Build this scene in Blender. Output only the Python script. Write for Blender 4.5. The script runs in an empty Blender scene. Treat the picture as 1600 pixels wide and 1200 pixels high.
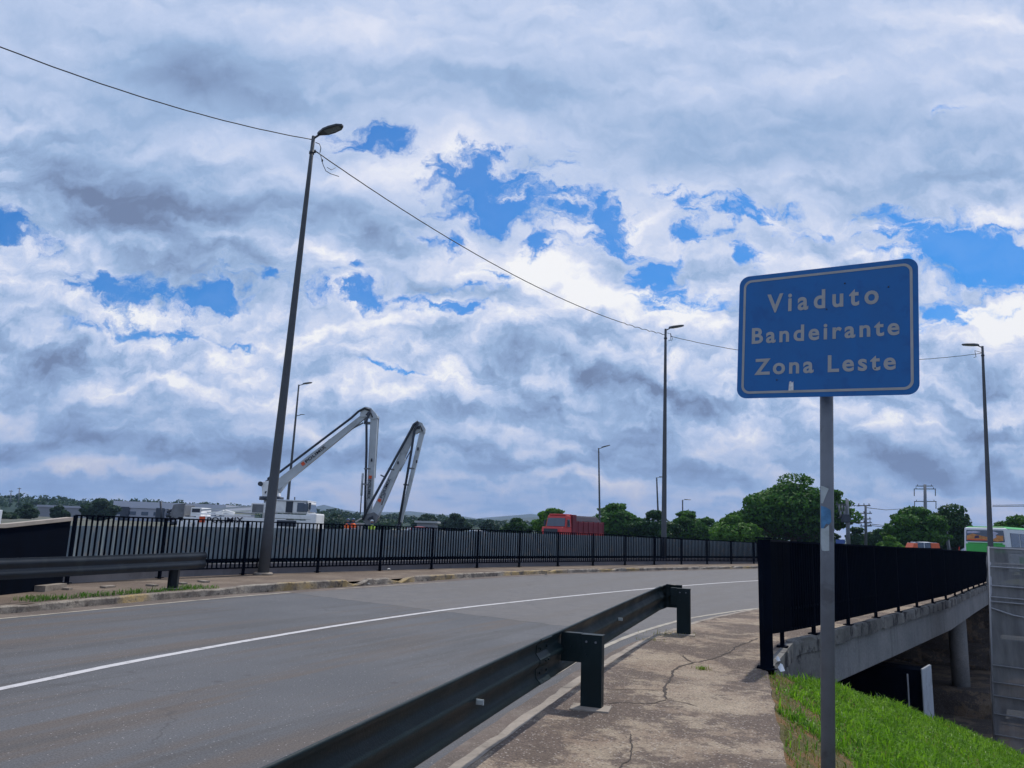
import bpy, math, random
import numpy as np
from mathutils import Vector, Matrix, noise as mnoise
from mathutils.geometry import tessellate_polygon
rad = math.radians
S = bpy.context.scene
COL = S.collection
random.seed(7)
RNG = np.random.default_rng(11)

# ------------------------------------------------------------------ camera
EYE = 1.75
PITCH = math.atan(228 / 1200)
ROLL = rad(2.1)
_f = Vector((0, math.cos(PITCH), math.sin(PITCH)))
_u0 = Vector((0, -math.sin(PITCH), math.cos(PITCH)))
_r0 = Vector((1, 0, 0))
_r = _r0 * math.cos(ROLL) + _u0 * math.sin(ROLL)
_u = _u0 * math.cos(ROLL) - _r0 * math.sin(ROLL)
CAM = Vector((0, 0, EYE))
cam_d = bpy.data.cameras.new('camera')
cam_d.sensor_width = 36
cam_d.lens = 27.0
cam_d.clip_start = 0.1
cam_d.clip_end = 30000
cam = bpy.data.objects.new('camera', cam_d)
COL.objects.link(cam)
m = Matrix((( _r.x, _u.x, -_f.x), (_r.y, _u.y, -_f.y), (_r.z, _u.z, -_f.z)))
cam.matrix_world = Matrix.Translation(CAM) @ m.to_4x4()
S.camera = cam
S.render.engine = 'CYCLES'
S.view_settings.view_transform = 'Standard'
S.view_settings.look = 'None'
S.view_settings.exposure = 0.0
S.view_settings.gamma = 1.0

def ray(px, py):
    return _f * 1200 + _r * (px - 800) + _u * (600 - py)
def P(px, py, z=0.0):          # survey helper: point of the photograph that lies on height z
    d = ray(px, py); return CAM + d * ((z - EYE) / d.z)
def D(px, py, y):              # ... that lies y metres ahead
    d = ray(px, py); return CAM + d * (y / d.y)

# ------------------------------------------------------------------ sun
SUN_EL, SUN_AZ = rad(58), rad(30)      # azimuth from +Y towards +X
sd = Vector((math.cos(SUN_EL) * math.sin(SUN_AZ), math.cos(SUN_EL) * math.cos(SUN_AZ), math.sin(SUN_EL)))
sun_d = bpy.data.lights.new('sun', 'SUN')
sun_d.energy = 3.4
sun_d.angle = rad(1.5)
sun_d.color = (1.0, 0.945, 0.86)
sun = bpy.data.objects.new('sun', sun_d)
COL.objects.link(sun)
sun.rotation_euler = sd.to_track_quat('Z', 'Y').to_euler()

# ------------------------------------------------------------------ node helper
class NT:
    def __init__(s, nt): s.nt = nt; s.n = nt.nodes; s.l = nt.links
    def new(s, t, **k):
        x = s.n.new(t)
        for a, b in k.items(): setattr(x, a, b)
        return x
    def put(s, sock, v):
        if isinstance(v, bpy.types.NodeSocket): s.l.new(v, sock)
        elif v is not None:
            if sock.type in ('RGBA',) and len(v) == 3: v = (*v, 1)
            sock.default_value = v
    def math(s, op, a, b=None, c=None, clamp=False):
        x = s.new('ShaderNodeMath', operation=op); x.use_clamp = clamp
        s.put(x.inputs[0], a)
        if b is not None: s.put(x.inputs[1], b)
        if c is not None: s.put(x.inputs[2], c)
        return x.outputs[0]
    def vec(s, op, a, b=None, scale=None):
        x = s.new('ShaderNodeVectorMath', operation=op)
        s.put(x.inputs[0], a)
        if b is not None: s.put(x.inputs[1], b)
        if scale is not None: s.put(x.inputs['Scale'], scale)
        return x.outputs['Value'] if op in ('DOT_PRODUCT', 'LENGTH') else x.outputs[0]
    def noise(s, v, scale, detail=4, rough=0.5, dist=0.0, lac=2.0, color=False):
        x = s.new('ShaderNodeTexNoise')
        s.put(x.inputs['Vector'], v); s.put(x.inputs['Scale'], scale)
        s.put(x.inputs['Detail'], detail); s.put(x.inputs['Roughness'], rough)
        s.put(x.inputs['Distortion'], dist); s.put(x.inputs['Lacunarity'], lac)
        return x.outputs['Color' if color else 'Fac']
    def vor(s, v, scale, feature='F1', out='Distance', rnd=1.0):
        x = s.new('ShaderNodeTexVoronoi', feature=feature)
        s.put(x.inputs['Vector'], v); s.put(x.inputs['Scale'], scale); s.put(x.inputs['Randomness'], rnd)
        return x.outputs[out]
    def ramp(s, f, stops, mode='LINEAR'):
        x = s.new('ShaderNodeValToRGB'); s.put(x.inputs[0], f)
        e = x.color_ramp.elements; x.color_ramp.interpolation = mode
        while len(e) < len(stops): e.new(0.5)
        for i, (p, c) in enumerate(stops):
            e[i].position = p; e[i].color = (c, c, c, 1) if isinstance(c, (int, float)) else (*c, 1)
        return x.outputs[0]
    def mr(s, v, a, b, c=0.0, d=1.0, smooth=False):
        x = s.new('ShaderNodeMapRange'); x.clamp = True
        if smooth: x.interpolation_type = 'SMOOTHSTEP'
        for i, q in enumerate((v, a, b, c, d)): s.put(x.inputs[i], q)
        return x.outputs[0]
    def mix(s, f, a, b, mode='MIX'):
        x = s.new('ShaderNodeMix', data_type='RGBA', blend_type=mode)
        s.put(x.inputs[0], f); s.put(x.inputs[6], a); s.put(x.inputs[7], b)
        return x.outputs[2]

# ------------------------------------------------------------------ sky
world = bpy.data.worlds.new('World')
S.world = world
world.use_nodes = True
world.cycles.sampling_method = 'MANUAL'
world.cycles.sample_map_resolution = 512
w = NT(world.node_tree)
w.n.clear()
BG = 0.1
sky = w.new('ShaderNodeTexSky', sky_type='NISHITA')
sky.sun_disc = False
sky.sun_elevation = SUN_EL
sky.sun_rotation = SUN_AZ
dirv = w.new('ShaderNodeTexCoord').outputs['Generated']
sep = w.new('ShaderNodeSeparateXYZ'); w.put(sep.inputs[0], dirv)
X, Y, Z = sep.outputs
zc = w.math('MAXIMUM', Z, 0.0)
# a flat cloud deck seen in perspective
den = w.math('ADD', zc, 0.16)
cmb = w.new('ShaderNodeCombineXYZ')
w.put(cmb.inputs[0], w.math('DIVIDE', X, den)); w.put(cmb.inputs[1], w.math('DIVIDE', Y, den))
deck = cmb.outputs[0]
# bearing and height of a direction, for the individual cloud masses
yc = w.math('MAXIMUM', Y, 0.08)
cm2 = w.new('ShaderNodeCombineXYZ')
w.put(cm2.inputs[0], w.math('DIVIDE', X, yc)); w.put(cm2.inputs[1], w.math('DIVIDE', Z, yc))
ang = cm2.outputs[0]
wn1 = w.vec('SUBTRACT', w.noise(ang, 4.0, 4, 0.55, color=True), (0.5, 0.5, 0.5))
wn2 = w.vec('SUBTRACT', w.noise(ang, 15.0, 5, 0.6, color=True), (0.5, 0.5, 0.5))
angw = w.vec('ADD', ang, w.vec('SCALE', wn1, scale=0.12))
angw = w.vec('ADD', angw, w.vec('SCALE', wn2, scale=0.085))
def uv_of(px, py):
    d = ray(px, py); return d.x / d.y, d.z / d.y
def blobs(lst, coord):
    acc = None
    for (px, py, rx, ry, rot, amt) in lst:
        u, v = uv_of(px, py)
        mp = w.new('ShaderNodeMapping', vector_type='TEXTURE')
        w.put(mp.inputs['Vector'], coord)
        mp.inputs['Location'].default_value = (u, v, 0)
        mp.inputs['Rotation'].default_value = (0, 0, rad(rot) + ROLL * 0)
        k = 1.0 + v * v * 0.5
        mp.inputs['Scale'].default_value = (rx / 1200 * 1.5 * k, ry / 1200 * 1.5 * k, 1000)
        g = w.new('ShaderNodeTexGradient', gradient_type='QUADRATIC_SPHERE')
        w.put(g.inputs[0], mp.outputs[0])
        acc = w.math('MULTIPLY_ADD', g.outputs['Fac'], amt, acc if acc is not None else 0.0)
    return acc
#        x     y     rx   ry  rot  amount
HOLES = [(820, 300, 190, 110, 8, 0.55), (1080, 350, 220, 60, 0, 0.35), (600, 455, 260, 45, 0, 0.35), (250, 470, 240, 60, 0, 0.4), (745, 285, 90, 60, 10, 1.4), (770, 345, 60, 45, 0, 1.2), (930, 335, 85, 50, -35, 1.3), (850, 383, 60, 26, 0, 1.2),
         (1022, 425, 42, 60, 5, 1.4), (1075, 465, 90, 24, -8, 1.3), (1150, 324, 95, 26, 0, 1.3), (1070, 368, 30, 22, 0, 1.0),
         (1060, 300, 40, 40, 0, 0.55), (1165, 405, 60, 26, -20, 0.8), (585, 222, 85, 34, -12, 1.3), (685, 380, 60, 22, 0, 0.9),
         (1465, 168, 50, 22, 10, 0.9), (1500, 385, 150, 62, -8, 1.7), (1560, 440, 110, 62, 0, 1.4), (1400, 335, 60, 24, -10, 0.9),
         (1475, 485, 60, 40, 30, 1.3), (30, 365, 80, 28, -15, 1.5), (190, 452, 120, 30, -3, 1.4), (345, 458, 60, 48, 60, 1.5),
         (250, 522, 170, 17, -3, 1.1), (420, 432, 26, 12, 0, 1.2), (545, 465, 40, 28, 0, 1.3), (655, 475, 150, 17, -2, 1.2),
         (745, 450, 90, 12, 0, 0.8), (555, 425, 22, 11, 0, 1.1), (590, 575, 70, 9, 0, 0.8), (640, 575, 40, 8, 0, 0.8),
         (375, 535, 36, 9, 0, 0.8), (1370, 470, 50, 50, 0, 0.8), (1260, 365, 60, 20, 0, 0.6), (780, 430, 30, 10, 0, .8)]
SHADE = [(300, 125, 200, 95, -12, 0.75), (480, 110, 180, 90, 0, 0.25), (120, 260, 200, 60, -12, 0.50), (225, 355, 290, 105, -18, 0.80),
         (420, 330, 240, 55, -5, 0.45), (600, 360, 120, 45, -10, 0.42), (850, 150, 220, 110, 0, 0.35), (1250, 190, 260, 60, 0, 0.30),
         (60, 560, 110, 70, 0, 0.55), (90, 440, 40, 16, 0, 0.4), (840, 555, 150, 60, -5, 0.6), (960, 600, 170, 50, 0, 0.5), (1560, 610, 130, 60, 0, 0.55),
         (600, 710, 420, 45, 0, 0.65), (120, 690, 280, 45, 0, 0.75), (1000, 720, 260, 40, 0, 0.45), (1420, 720, 200, 60, 0, 0.85),
         (1080, 640, 160, 40, 0, 0.5), (700, 620, 120, 30, 0, 0.4), (820, 655, 200, 35, 0, 0.35), (350, 640, 300, 30, 0, 0.4), (1150, 240, 300, 40, 8, 0.2),
         (60, 760, 300, 34, 0, 0.3), (1500, 260, 200, 60, 0, 0.2), (1120, 590, 80, 50, 0, 0.3)]
GLOW = [(520, 50, 260, 60, 0, 0.35), (900, 440, 150, 55, -25, 1.2), (760, 430, 130, 30, 0, 0.5), (1080, 500, 110, 45, -20, 0.8),
        (1230, 400, 150, 50, 0, 0.45), (60, 430, 100, 45, 0, 0.5), (330, 205, 120, 30, -12, 0.30), (470, 400, 130, 40, -25, 0.6),
        (480, 540, 250, 55, 0, 0.5), (1570, 505, 110, 55, 20, 1.4), (1560, 350, 90, 30, -10, 0.8), (280, 600, 130, 28, 0, 0.75), (720, 545, 60, 40, 0, 0.7),
        (700, 240, 110, 60, -10, 0.4), (880, 410, 90, 30, 0, 0.5), (460, 620, 220, 30, 0, 0.5), (1540, 30, 200, 40, 0, 0.4), (640, 280, 90, 50, 0, 0.4),
        (130, 735, 150, 14, -3, 0.9), (930, 750, 160, 14, -2, 0.75), (560, 675, 100, 16, 0, 0.7), (1540, 645, 120, 16, 0, 0.7), (1430, 650, 60, 14, 0, 0.6),
        (830, 700, 180, 20, 0, 0.4), (1250, 700, 120, 22, 0, 0.35), (730, 745, 160, 12, 0, .5), (1190, 780, 160, 10, 0, .5), (560, 770, 200, 12, 0, .35),
        (1570, 785, 120, 12, 0, .6), (820, 480, 130, 30, 10, .5), (1000, 330, 120, 60, 0, .3), (620, 610, 160, 22, 0, .5), (340, 745, 120, 10, 0, .5)]
hole_b = blobs(HOLES, w.vec('ADD', w.vec('ADD', ang, w.vec('SCALE', wn1, scale=0.06)), w.vec('SCALE', wn2, scale=0.08)))
shade_b = blobs(SHADE, w.vec('ADD', ang, w.vec('SCALE', wn1, scale=0.10)))
glow_b = blobs(GLOW, angw)
# stretch the ragged structure sideways towards the horizon
n_big = w.noise(deck, 1.1, 6, 0.5, 0.3)
sunoff = w.vec('ADD', deck, (0.035, 0.10, 0))
n_a = w.noise(deck, 2.8, 8, 0.53, 0.2)
n_b = w.noise(sunoff, 2.8, 5, 0.5, 0.2)
relief = w.math('MULTIPLY', w.math('SUBTRACT', n_a, n_b), 1.0)
an = w.vec('MULTIPLY', angw, (1.0, 1.9, 1.0))
f_a = w.noise(an, 7.5, 8, 0.58, 0.0)
f_b = w.noise(w.vec('ADD', an, (0.010, 0.045, 0)), 7.5, 5, 0.53, 0.0)
puff = w.math('SUBTRACT', f_a, f_b)
# brightness of the cloud
behind = w.math('MULTIPLY', w.math('LESS_THAN', Y, 0.05), 0.0)
b = w.math('MULTIPLY_ADD', w.math('SUBTRACT', n_big, 0.5), 0.30, 0.62)
b = w.math('MULTIPLY_ADD', relief, 0.40, b)
low = w.math('MULTIPLY', w.mr(Z, 0.22, 0.45, 1.0, 0.22), w.mr(Z, 0.02, 0.16, 0.30, 1.0))
b = w.math('MULTIPLY_ADD', w.math('MULTIPLY', puff, low), 2.3, b)
b = w.math('MULTIPLY_ADD', shade_b, -0.70, b)
b = w.math('MULTIPLY_ADD', glow_b, 0.50, b)
b = w.math('MULTIPLY_ADD', hole_b, 0.10, b)
b = w.math('ADD', b, w.mr(Z, 0.02, 0.22, -0.10, 0.0, True))
b = w.math('ADD', b, w.mr(Z, 0.34, 0.60, 0.0, -0.02, True))
b = w.math('ADD', b, behind, clamp=True)
cl = w.ramp(b, [(0.0, (0.170, 0.230, 0.375)), (0.20, (0.245, 0.345, 0.55)), (0.42, (0.34, 0.475, 0.71)), (0.62, (0.53, 0.63, 0.85)), (0.82, (0.75, 0.79, 0.93)), (1.0, (0.97, 0.97, 0.98))])
# warm, hazy low clouds
hz_f = w.mr(Z, 0.0, 0.16, 1.0, 0.0, True)
warm = w.math('MULTIPLY', hz_f, w.mr(b, 0.40, 0.75))
cl = w.mix(w.math('MULTIPLY', warm, 0.6), cl, (0.60, 0.56, 0.60))
# holes
f_c = w.noise(an, 19.0, 7, 0.60, 0.3)
hm = w.math('MULTIPLY_ADD', w.math('SUBTRACT', f_a, 0.5), 1.9, hole_b)
hm = w.math('MULTIPLY_ADD', w.math('SUBTRACT', f_c, 0.5), 4.3, hm)
hm = w.math('MULTIPLY', w.math('MULTIPLY_ADD', hole_b, 0.22, hm), w.mr(hole_b, 0.02, 0.22))
hm = w.math('MULTIPLY_ADD', w.math('SUBTRACT', n_a, 0.5), 0.9, hm)
hmask = w.mr(hm, 0.26, 1.25, 0.0, 1.0, True)
# behind the camera the deck opens here and there
bk = w.math('MULTIPLY', w.mr(n_big, 0.56, 0.66), w.mr(Y, 0.1, -0.1))
hmask = w.math('MAXIMUM', w.math('MULTIPLY', hmask, w.mr(Y, 0.0, 0.1)), bk)
blue = w.mix(1.0, sky.outputs[0], (0.10, 0.60, 1.18), 'MULTIPLY')
clb = w.vec('SCALE', cl, scale=1.0 / BG)
skyc = w.mix(w.math('MULTIPLY', hmask, 0.93), clb, blue)
bg = w.new('ShaderNodeBackground')
w.put(bg.inputs[0], skyc); bg.inputs[1].default_value = BG
out = w.new('ShaderNodeOutputWorld')
w.l.new(bg.outputs[0], out.inputs[0])

# ------------------------------------------------------------------ mesh helpers
SPLIT = {'rail_bar', 'loading_door', 'trim', 'pillar', 'outrigger', 'linkage', 'marking', 'tail_light', 'support_bar', 'rear_pipe', 'insulator', 'insulator_string', 'delivery_pipe', 'outrigger_joint', 'end_hose', 'coloured_panel'}
class MB:
    def __init__(s): s.v = []; s.f = []; s.sm = []
    def face(s, pts, smooth=False):
        n = len(s.v); s.v += [tuple(p) for p in pts]; s.f.append(tuple(range(n, n + len(pts)))); s.sm.append(smooth)
    def box(s, c, sz, rz=0.0, top=1.0):
        hx, hy, hz = sz[0] / 2, sz[1] / 2, sz[2] / 2
        ca, sa = math.cos(rz), math.sin(rz)
        pts = []
        for z, k in ((-hz, 1.0), (hz, top)):
            for x, y in ((-hx, -hy), (hx, -hy), (hx, hy), (-hx, hy)):
                x *= k; y *= k
                pts.append((c[0] + x * ca - y * sa, c[1] + x * sa + y * ca, c[2] + z))
        s._hex(pts)
        return s
    def _hex(s, pts):
        n = len(s.v); s.v += [tuple(p) for p in pts]
        for q in ((0, 3, 2, 1), (4, 5, 6, 7), (0, 1, 5, 4), (1, 2, 6, 5), (2, 3, 7, 6), (3, 0, 4, 7)):
            s.f.append(tuple(n + i for i in q)); s.sm.append(False)
    def bar(s, a, b, wd, ht, up=(0, 0, 1), w2=None, h2=None):
        a, b = Vector(a), Vector(b); d = (b - a).normalized(); up = Vector(up)
        sx = d.cross(up)
        if sx.length < 1e-4: sx = d.cross(Vector((0, 1, 0)))
        sx.normalize(); uy = sx.cross(d).normalized()
        w2 = w2 or wd; h2 = h2 or ht
        pts = []
        for p, ww, hh in ((a, wd, ht), (b, w2, h2)):
            for i, j in ((-1, -1), (1, -1), (1, 1), (-1, 1)):
                pts.append(p + sx * (i * ww / 2) + uy * (j * hh / 2))
        s._hex(pts); return s
    def tube(s, path, radii, n=10, cap=True, smooth=True):
        path = [Vector(p) for p in path]
        if isinstance(radii, (int, float)): radii = [radii] * len(path)
        rings = []; base = len(s.v)
        t0 = (path[1] - path[0]).normalized()
        ref = Vector((0, 0, 1)) if abs(t0.z) < 0.9 else Vector((1, 0, 0))
        nx = t0.cross(ref).normalized()
        for i, p in enumerate(path):
            if i == 0: t = t0
            elif i == len(path) - 1: t = (path[i] - path[i - 1]).normalized()
            else: t = (path[i + 1] - path[i - 1]).normalized()
            nx = (nx - t * nx.dot(t)).normalized(); ny = t.cross(nx)
            for k in range(n):
                a = 2 * math.pi * k / n
                s.v.append(tuple(p + (nx * math.cos(a) + ny * math.sin(a)) * radii[i]))
        for i in range(len(path) - 1):
            for k in range(n):
                a = base + i * n + k; b = base + i * n + (k + 1) % n
                s.f.append((a, b, b + n, a + n)); s.sm.append(smooth)
        if cap:
            s.f.append(tuple(base + k for k in reversed(range(n)))); s.sm.append(False)
            e = base + (len(path) - 1) * n
            s.f.append(tuple(e + k for k in range(n))); s.sm.append(False)
        return s
    def prism(s, prof, a, b, cap=True, smooth=False):
        """prof: list of (offset Vector) added to a and b"""
        n = len(prof); base = len(s.v)
        for p in (a, b):
            for q in prof: s.v.append(tuple(Vector(p) + Vector(q)))
        for k in range(n):
            s.f.append((base + k, base + (k + 1) % n, base + n + (k + 1) % n, base + n + k)); s.sm.append(smooth)
        if cap:
            s.f.append(tuple(base + k for k in reversed(range(n)))); s.f.append(tuple(base + n + k for k in range(n))); s.sm += [False, False]
        return s
    def sphere(s, c, r, nu=12, nv=8, half=False):
        base = len(s.v); r = (r, r, r) if isinstance(r, (int, float)) else r
        v1 = nv
        for j in range(nv + 1):
            th = math.pi * j / nv * (0.5 if half else 1)
            for i in range(nu):
                a = 2 * math.pi * i / nu
                s.v.append((c[0] + r[0] * math.sin(th) * math.cos(a), c[1] + r[1] * math.sin(th) * math.sin(a), c[2] + r[2] * math.cos(th)))
        for j in range(nv):
            for i in range(nu):
                a = base + j * nu + i; b = base + j * nu + (i + 1) % nu
                s.f.append((a, a + nu, b + nu, b)); s.sm.append(True)
        return s
    def build(s, name, mat, parent=None, origin=(0, 0, 0), bevel=0.0, split=None):
        if split or (split is None and name in SPLIT):
            par = list(range(len(s.v)))
            def find(i):
                while par[i] != i: par[i] = par[par[i]]; i = par[i]
                return i
            for f in s.f:
                r0 = find(f[0])
                for i in f[1:]: par[find(i)] = r0
            comps = {}
            for k, f in enumerate(s.f): comps.setdefault(find(f[0]), []).append(k)
            if len(comps) > 1:
                res = []
                for fs in comps.values():
                    q = MB(); ids = sorted({i for k in fs for i in s.f[k]}); mp = {a: n for n, a in enumerate(ids)}
                    q.v = [s.v[i] for i in ids]; q.f = [tuple(mp[i] for i in s.f[k]) for k in fs]; q.sm = [s.sm[k] for k in fs]
                    res.append(q.build(name, mat, parent, origin, bevel, False))
                return res if split == 'all' else res[0]
        me = bpy.data.meshes.new(name)
        o0 = Vector(origin)
        me.from_pydata([(v[0] - o0.x, v[1] - o0.y, v[2] - o0.z) for v in s.v], [], s.f)
        me.polygons.foreach_set('use_smooth', s.sm)
        me.materials.append(mat)
        me.update()
        o = bpy.data.objects.new(name, me); COL.objects.link(o)
        if parent is not None: o.parent = parent
        elif o0.length > 0: o.location = o0
        if bevel:
            b = o.modifiers.new('bevel', 'BEVEL'); b.width = bevel; b.segments = 2; b.limit_method = 'ANGLE'
        return o
def tag(o, label=None, cat=None, group=None, kind=None):
    if label: o['label'] = label
    if cat: o['category'] = cat
    if group: o['group'] = group
    if kind: o['kind'] = kind
    return o
def thing(name, label, cat, loc=(0, 0, 0), rz=0.0, group=None):
    o = bpy.data.objects.new(name, None); COL.objects.link(o)
    o.location = loc; o.rotation_euler = (0, 0, rz); o.empty_display_size = 0.2
    return tag(o, label, cat, group)
def copy_tree(o, parent=None):
    c = o.copy(); COL.objects.link(c)
    if parent is not None: c.parent = parent
    for ch in [x for x in bpy.data.objects if x.parent == o]: copy_tree(ch, c)
    return c
def struct(o): o['kind'] = 'structure'; return o
def text_mesh(name, txt, size, mat, parent, loc, xdir, ydir, depth=0.002, offset=0.0, space=1.0, width=None, align='LEFT'):
    """flat lettering; xdir runs along the line, ydir is up"""
    c = bpy.data.curves.new(name, 'FONT'); c.body = txt; c.size = size; c.extrude = depth; c.offset = offset
    c.space_character = space; c.align_x = align; c.resolution_u = 4
    t = bpy.data.objects.new(name + '_tmp', c); COL.objects.link(t)
    dg = bpy.context.evaluated_depsgraph_get()
    me = bpy.data.meshes.new_from_object(t.evaluated_get(dg))
    bpy.data.objects.remove(t); 
    xs = [v.co.x for v in me.vertices]; x0 = min(xs); wdt = max(xs) - x0
    k = (width / wdt) if width else 1.0
    xd = Vector(xdir).normalized(); yd = Vector(ydir).normalized(); nd = xd.cross(yd)
    for v in me.vertices:
        q = v.co.copy()
        v.co = Vector(loc) + xd * ((q.x - (x0 if align == 'LEFT' else 0)) * k) + yd * q.y + nd * q.z
    me.materials.clear(); me.materials.append(mat)
    o = bpy.data.objects.new(name, me); COL.objects.link(o)
    if parent is not None: o.parent = parent
    return o

# ------------------------------------------------------------------ materials
def mat(name, col, rough=0.7, var=0.15, scale=3.0, metal=0.0, bump=0.0, bscale=None, spec=0.4, stains=None, coord='Object', sss=0):
    m = bpy.data.materials.new(name); m.use_nodes = True
    t = NT(m.node_tree); bs = t.n['Principled BSDF']
    co = t.new('ShaderNodeTexCoord').outputs[coord]
    n1 = t.noise(co, scale, 6, 0.6)
    f = t.mr(n1, 0.3, 0.7, 1 - var, 1 + var)
    c = t.vec('SCALE', tuple(col), scale=f)
    if stains:
        sc, amt, scol = stains
        n2 = t.noise(co, sc, 7, 0.65, 0.4)
        c = t.mix(t.mr(n2, 0.52, 0.66, 0, amt, True), c, scol)
    t.put(bs.inputs['Base Color'], c)
    bs.inputs['Metallic'].default_value = metal
    t.put(bs.inputs['Roughness'], t.mr(n1, 0.3, 0.7, max(0.05, rough - 0.1), min(1, rough + 0.1)))
    bs.inputs['Specular IOR Level'].default_value = spec
    if bump:
        b = t.new('ShaderNodeBump'); b.inputs['Strength'].default_value = bump; b.inputs['Distance'].default_value = 0.02
        t.put(b.inputs['Height'], t.noise(co, bscale or scale * 12, 5, 0.6)); t.l.new(b.outputs[0], bs.inputs['Normal'])
    return m
M = {}
M['barrier'] = mat('black_green_paint', (0.006, 0.012, 0.020), 0.42, 0.3, 2.5, 0.0, 0.05, 40, 0.5, stains=(3.0, 0.35, (0.035, 0.042, 0.045)))
M['rail'] = mat('dark_green_rail_paint', (0.004, 0.014, 0.018), 0.5, 0.25, 2.0, 0.0, 0.12, 60, 0.22, stains=(2.2, 0.45, (0.016, 0.030, 0.034)))
M['fence'] = mat('dark_fence_paint', (0.0022, 0.0045, 0.011), 0.95, 0.3, 3.0, 0, 0, None, 0.04)
M['galv'] = mat('weathered_galvanised_steel', (0.135, 0.152, 0.178), 0.55, 0.18, 5.0, 0.15, 0.08, 60, 0.4, stains=(6, 0.5, (0.06, 0.064, 0.07)))
M['pole'] = mat('grey_pole_concrete', (0.085, 0.095, 0.11), 0.8, 0.15, 2.0, 0, 0.1, 30, 0.2, stains=(2, 0.4, (0.07, 0.07, 0.08)))
M['lamp'] = mat('backlit_lamp_casting', (0.05, 0.06, 0.08), 0.5, 0.1, 4)  # backlight shade is put into this dark base colour
M['lens'] = mat('grey_lamp_lens', (0.16, 0.19, 0.24), 0.25, 0.1, 4, spec=0.6)
M['wire'] = mat('black_cable', (0.02, 0.022, 0.03), 0.6, 0.1, 4)
M['white_truck'] = mat('white_truck_paint', (0.80, 0.81, 0.82), 0.4, 0.06, 1.5, stains=(1.2, 0.4, (0.55, 0.56, 0.58)))
M['boom'] = mat('pale_boom_paint', (0.44, 0.48, 0.52), 0.45, 0.1, 0.8, stains=(0.9, 0.5, (0.26, 0.29, 0.32)))
M['dark_metal'] = mat('dark_machine_parts', (0.035, 0.045, 0.065), 0.6, 0.2, 2.0)
M['grey_metal'] = mat('grey_machine_parts', (0.16, 0.17, 0.19), 0.6, 0.3, 2.0)
M['orange'] = mat('orange_red_logo_paint', (0.62, 0.09, 0.03), 0.5, 0.05, 2)
M['black_letter'] = mat('black_lettering', (0.012, 0.013, 0.03), 0.6, 0.05, 2)
M['glass'] = mat('dark_vehicle_glass', (0.03, 0.055, 0.10), 0.08, 0.1, 2, spec=0.9)
M['tyre'] = mat('black_rubber', (0.02, 0.02, 0.022), 0.9, 0.1, 5)
M['rim'] = mat('grey_wheel_rim', (0.25, 0.25, 0.27), 0.5, 0.1, 3)
M['red'] = mat('faded_red_paint', (0.58, 0.055, 0.055), 0.5, 0.12, 1.5, stains=(1.5, 0.5, (0.28, 0.07, 0.07)))
M['maroon'] = mat('dark_maroon_box', (0.17, 0.025, 0.04), 0.7, 0.2, 1.0)
M['load'] = mat('dark_load', (0.045, 0.04, 0.06), 0.95, 0.3, 3.0, bump=0.4)
def drip_concrete(name, c1, c2, dark, amt, lo=.5, vs=.12):
    m = bpy.data.materials.new(name); m.use_nodes = True
    t = NT(m.node_tree); bs = t.n['Principled BSDF']; co = t.new('ShaderNodeTexCoord').outputs['Object']
    st = t.vec('MULTIPLY', co, (1, 1, vs)); n1 = t.noise(st, 2.6, 6, .65); n2 = t.noise(co, 1.1, 6, .6); n3 = t.noise(co, 22, 5, .7); n4 = t.noise(co, 7, 6, .7)
    a = t.mix(t.mr(n2, .35, .65), c1, c2)
    a = t.mix(t.mr(n1, lo, lo + .14, 0, amt, True), a, dark)
    a = t.mix(t.mr(n4, .56, .66, 0, amt * .7, True), a, dark)
    a = t.vec('SCALE', a, scale=t.mr(n3, .3, .7, .8, 1.2))
    t.put(bs.inputs['Base Color'], a); bs.inputs['Roughness'].default_value = .9; bs.inputs['Specular IOR Level'].default_value = .2
    bp = t.new('ShaderNodeBump'); bp.inputs['Strength'].default_value = .5; bp.inputs['Distance'].default_value = .015
    t.put(bp.inputs['Height'], t.math('ADD', n3, n4)); t.l.new(bp.outputs[0], bs.inputs['Normal'])
    return m
M['concrete'] = drip_concrete('grey_concrete_beam', (.175, .18, .185), (.235, .235, .235), (.11, .11, .115), .5, .54)
M['concrete_dirty'] = drip_concrete('stained_concrete_edge', (.10, .098, .095), (.205, .198, .185), (.03, .028, .032), .9, .50, .8)
M['kerb'] = mat('worn_kerb_concrete', (0.27, 0.235, 0.20), 0.9, 0.3, 3.0, 0, 0.5, 22, 0.2, stains=(1.7, 0.8, (0.12, 0.10, 0.085)))
M['tan_cap'] = mat('pale_tan_coping', (0.34, 0.30, 0.26), 0.85, 0.15, 3.0, 0, 0.2)
M['trunk'] = mat('tree_bark', (0.07, 0.055, 0.045), 0.95, 0.3, 4.0, bump=0.5)
M['bus_white'] = mat('white_bus_paint', (0.62, 0.65, 0.70), 0.35, 0.05, 1.0)
M['bus_green'] = mat('bright_green_bus_paint', (0.06, 0.42, 0.09), 0.4, 0.08, 1.0)
M['sign_blue'] = mat('blue_sign_sheeting', (0.008, 0.120, 0.37), 0.45, 0.08, 5.0, spec=0.35, stains=(9, 0.25, (0.006, 0.05, 0.22)))
M['sign_grey'] = mat('faded_reflective_white', (0.34, 0.35, 0.36), 0.5, 0.10, 9.0, spec=0.3)
M['paper'] = mat('torn_paper_sticker', (0.36, 0.42, 0.44), 0.8, 0.15, 20)
M['blue_sticker'] = mat('faded_blue_sticker', (0.06, 0.18, 0.34), 0.7, 0.35, 25)

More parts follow.
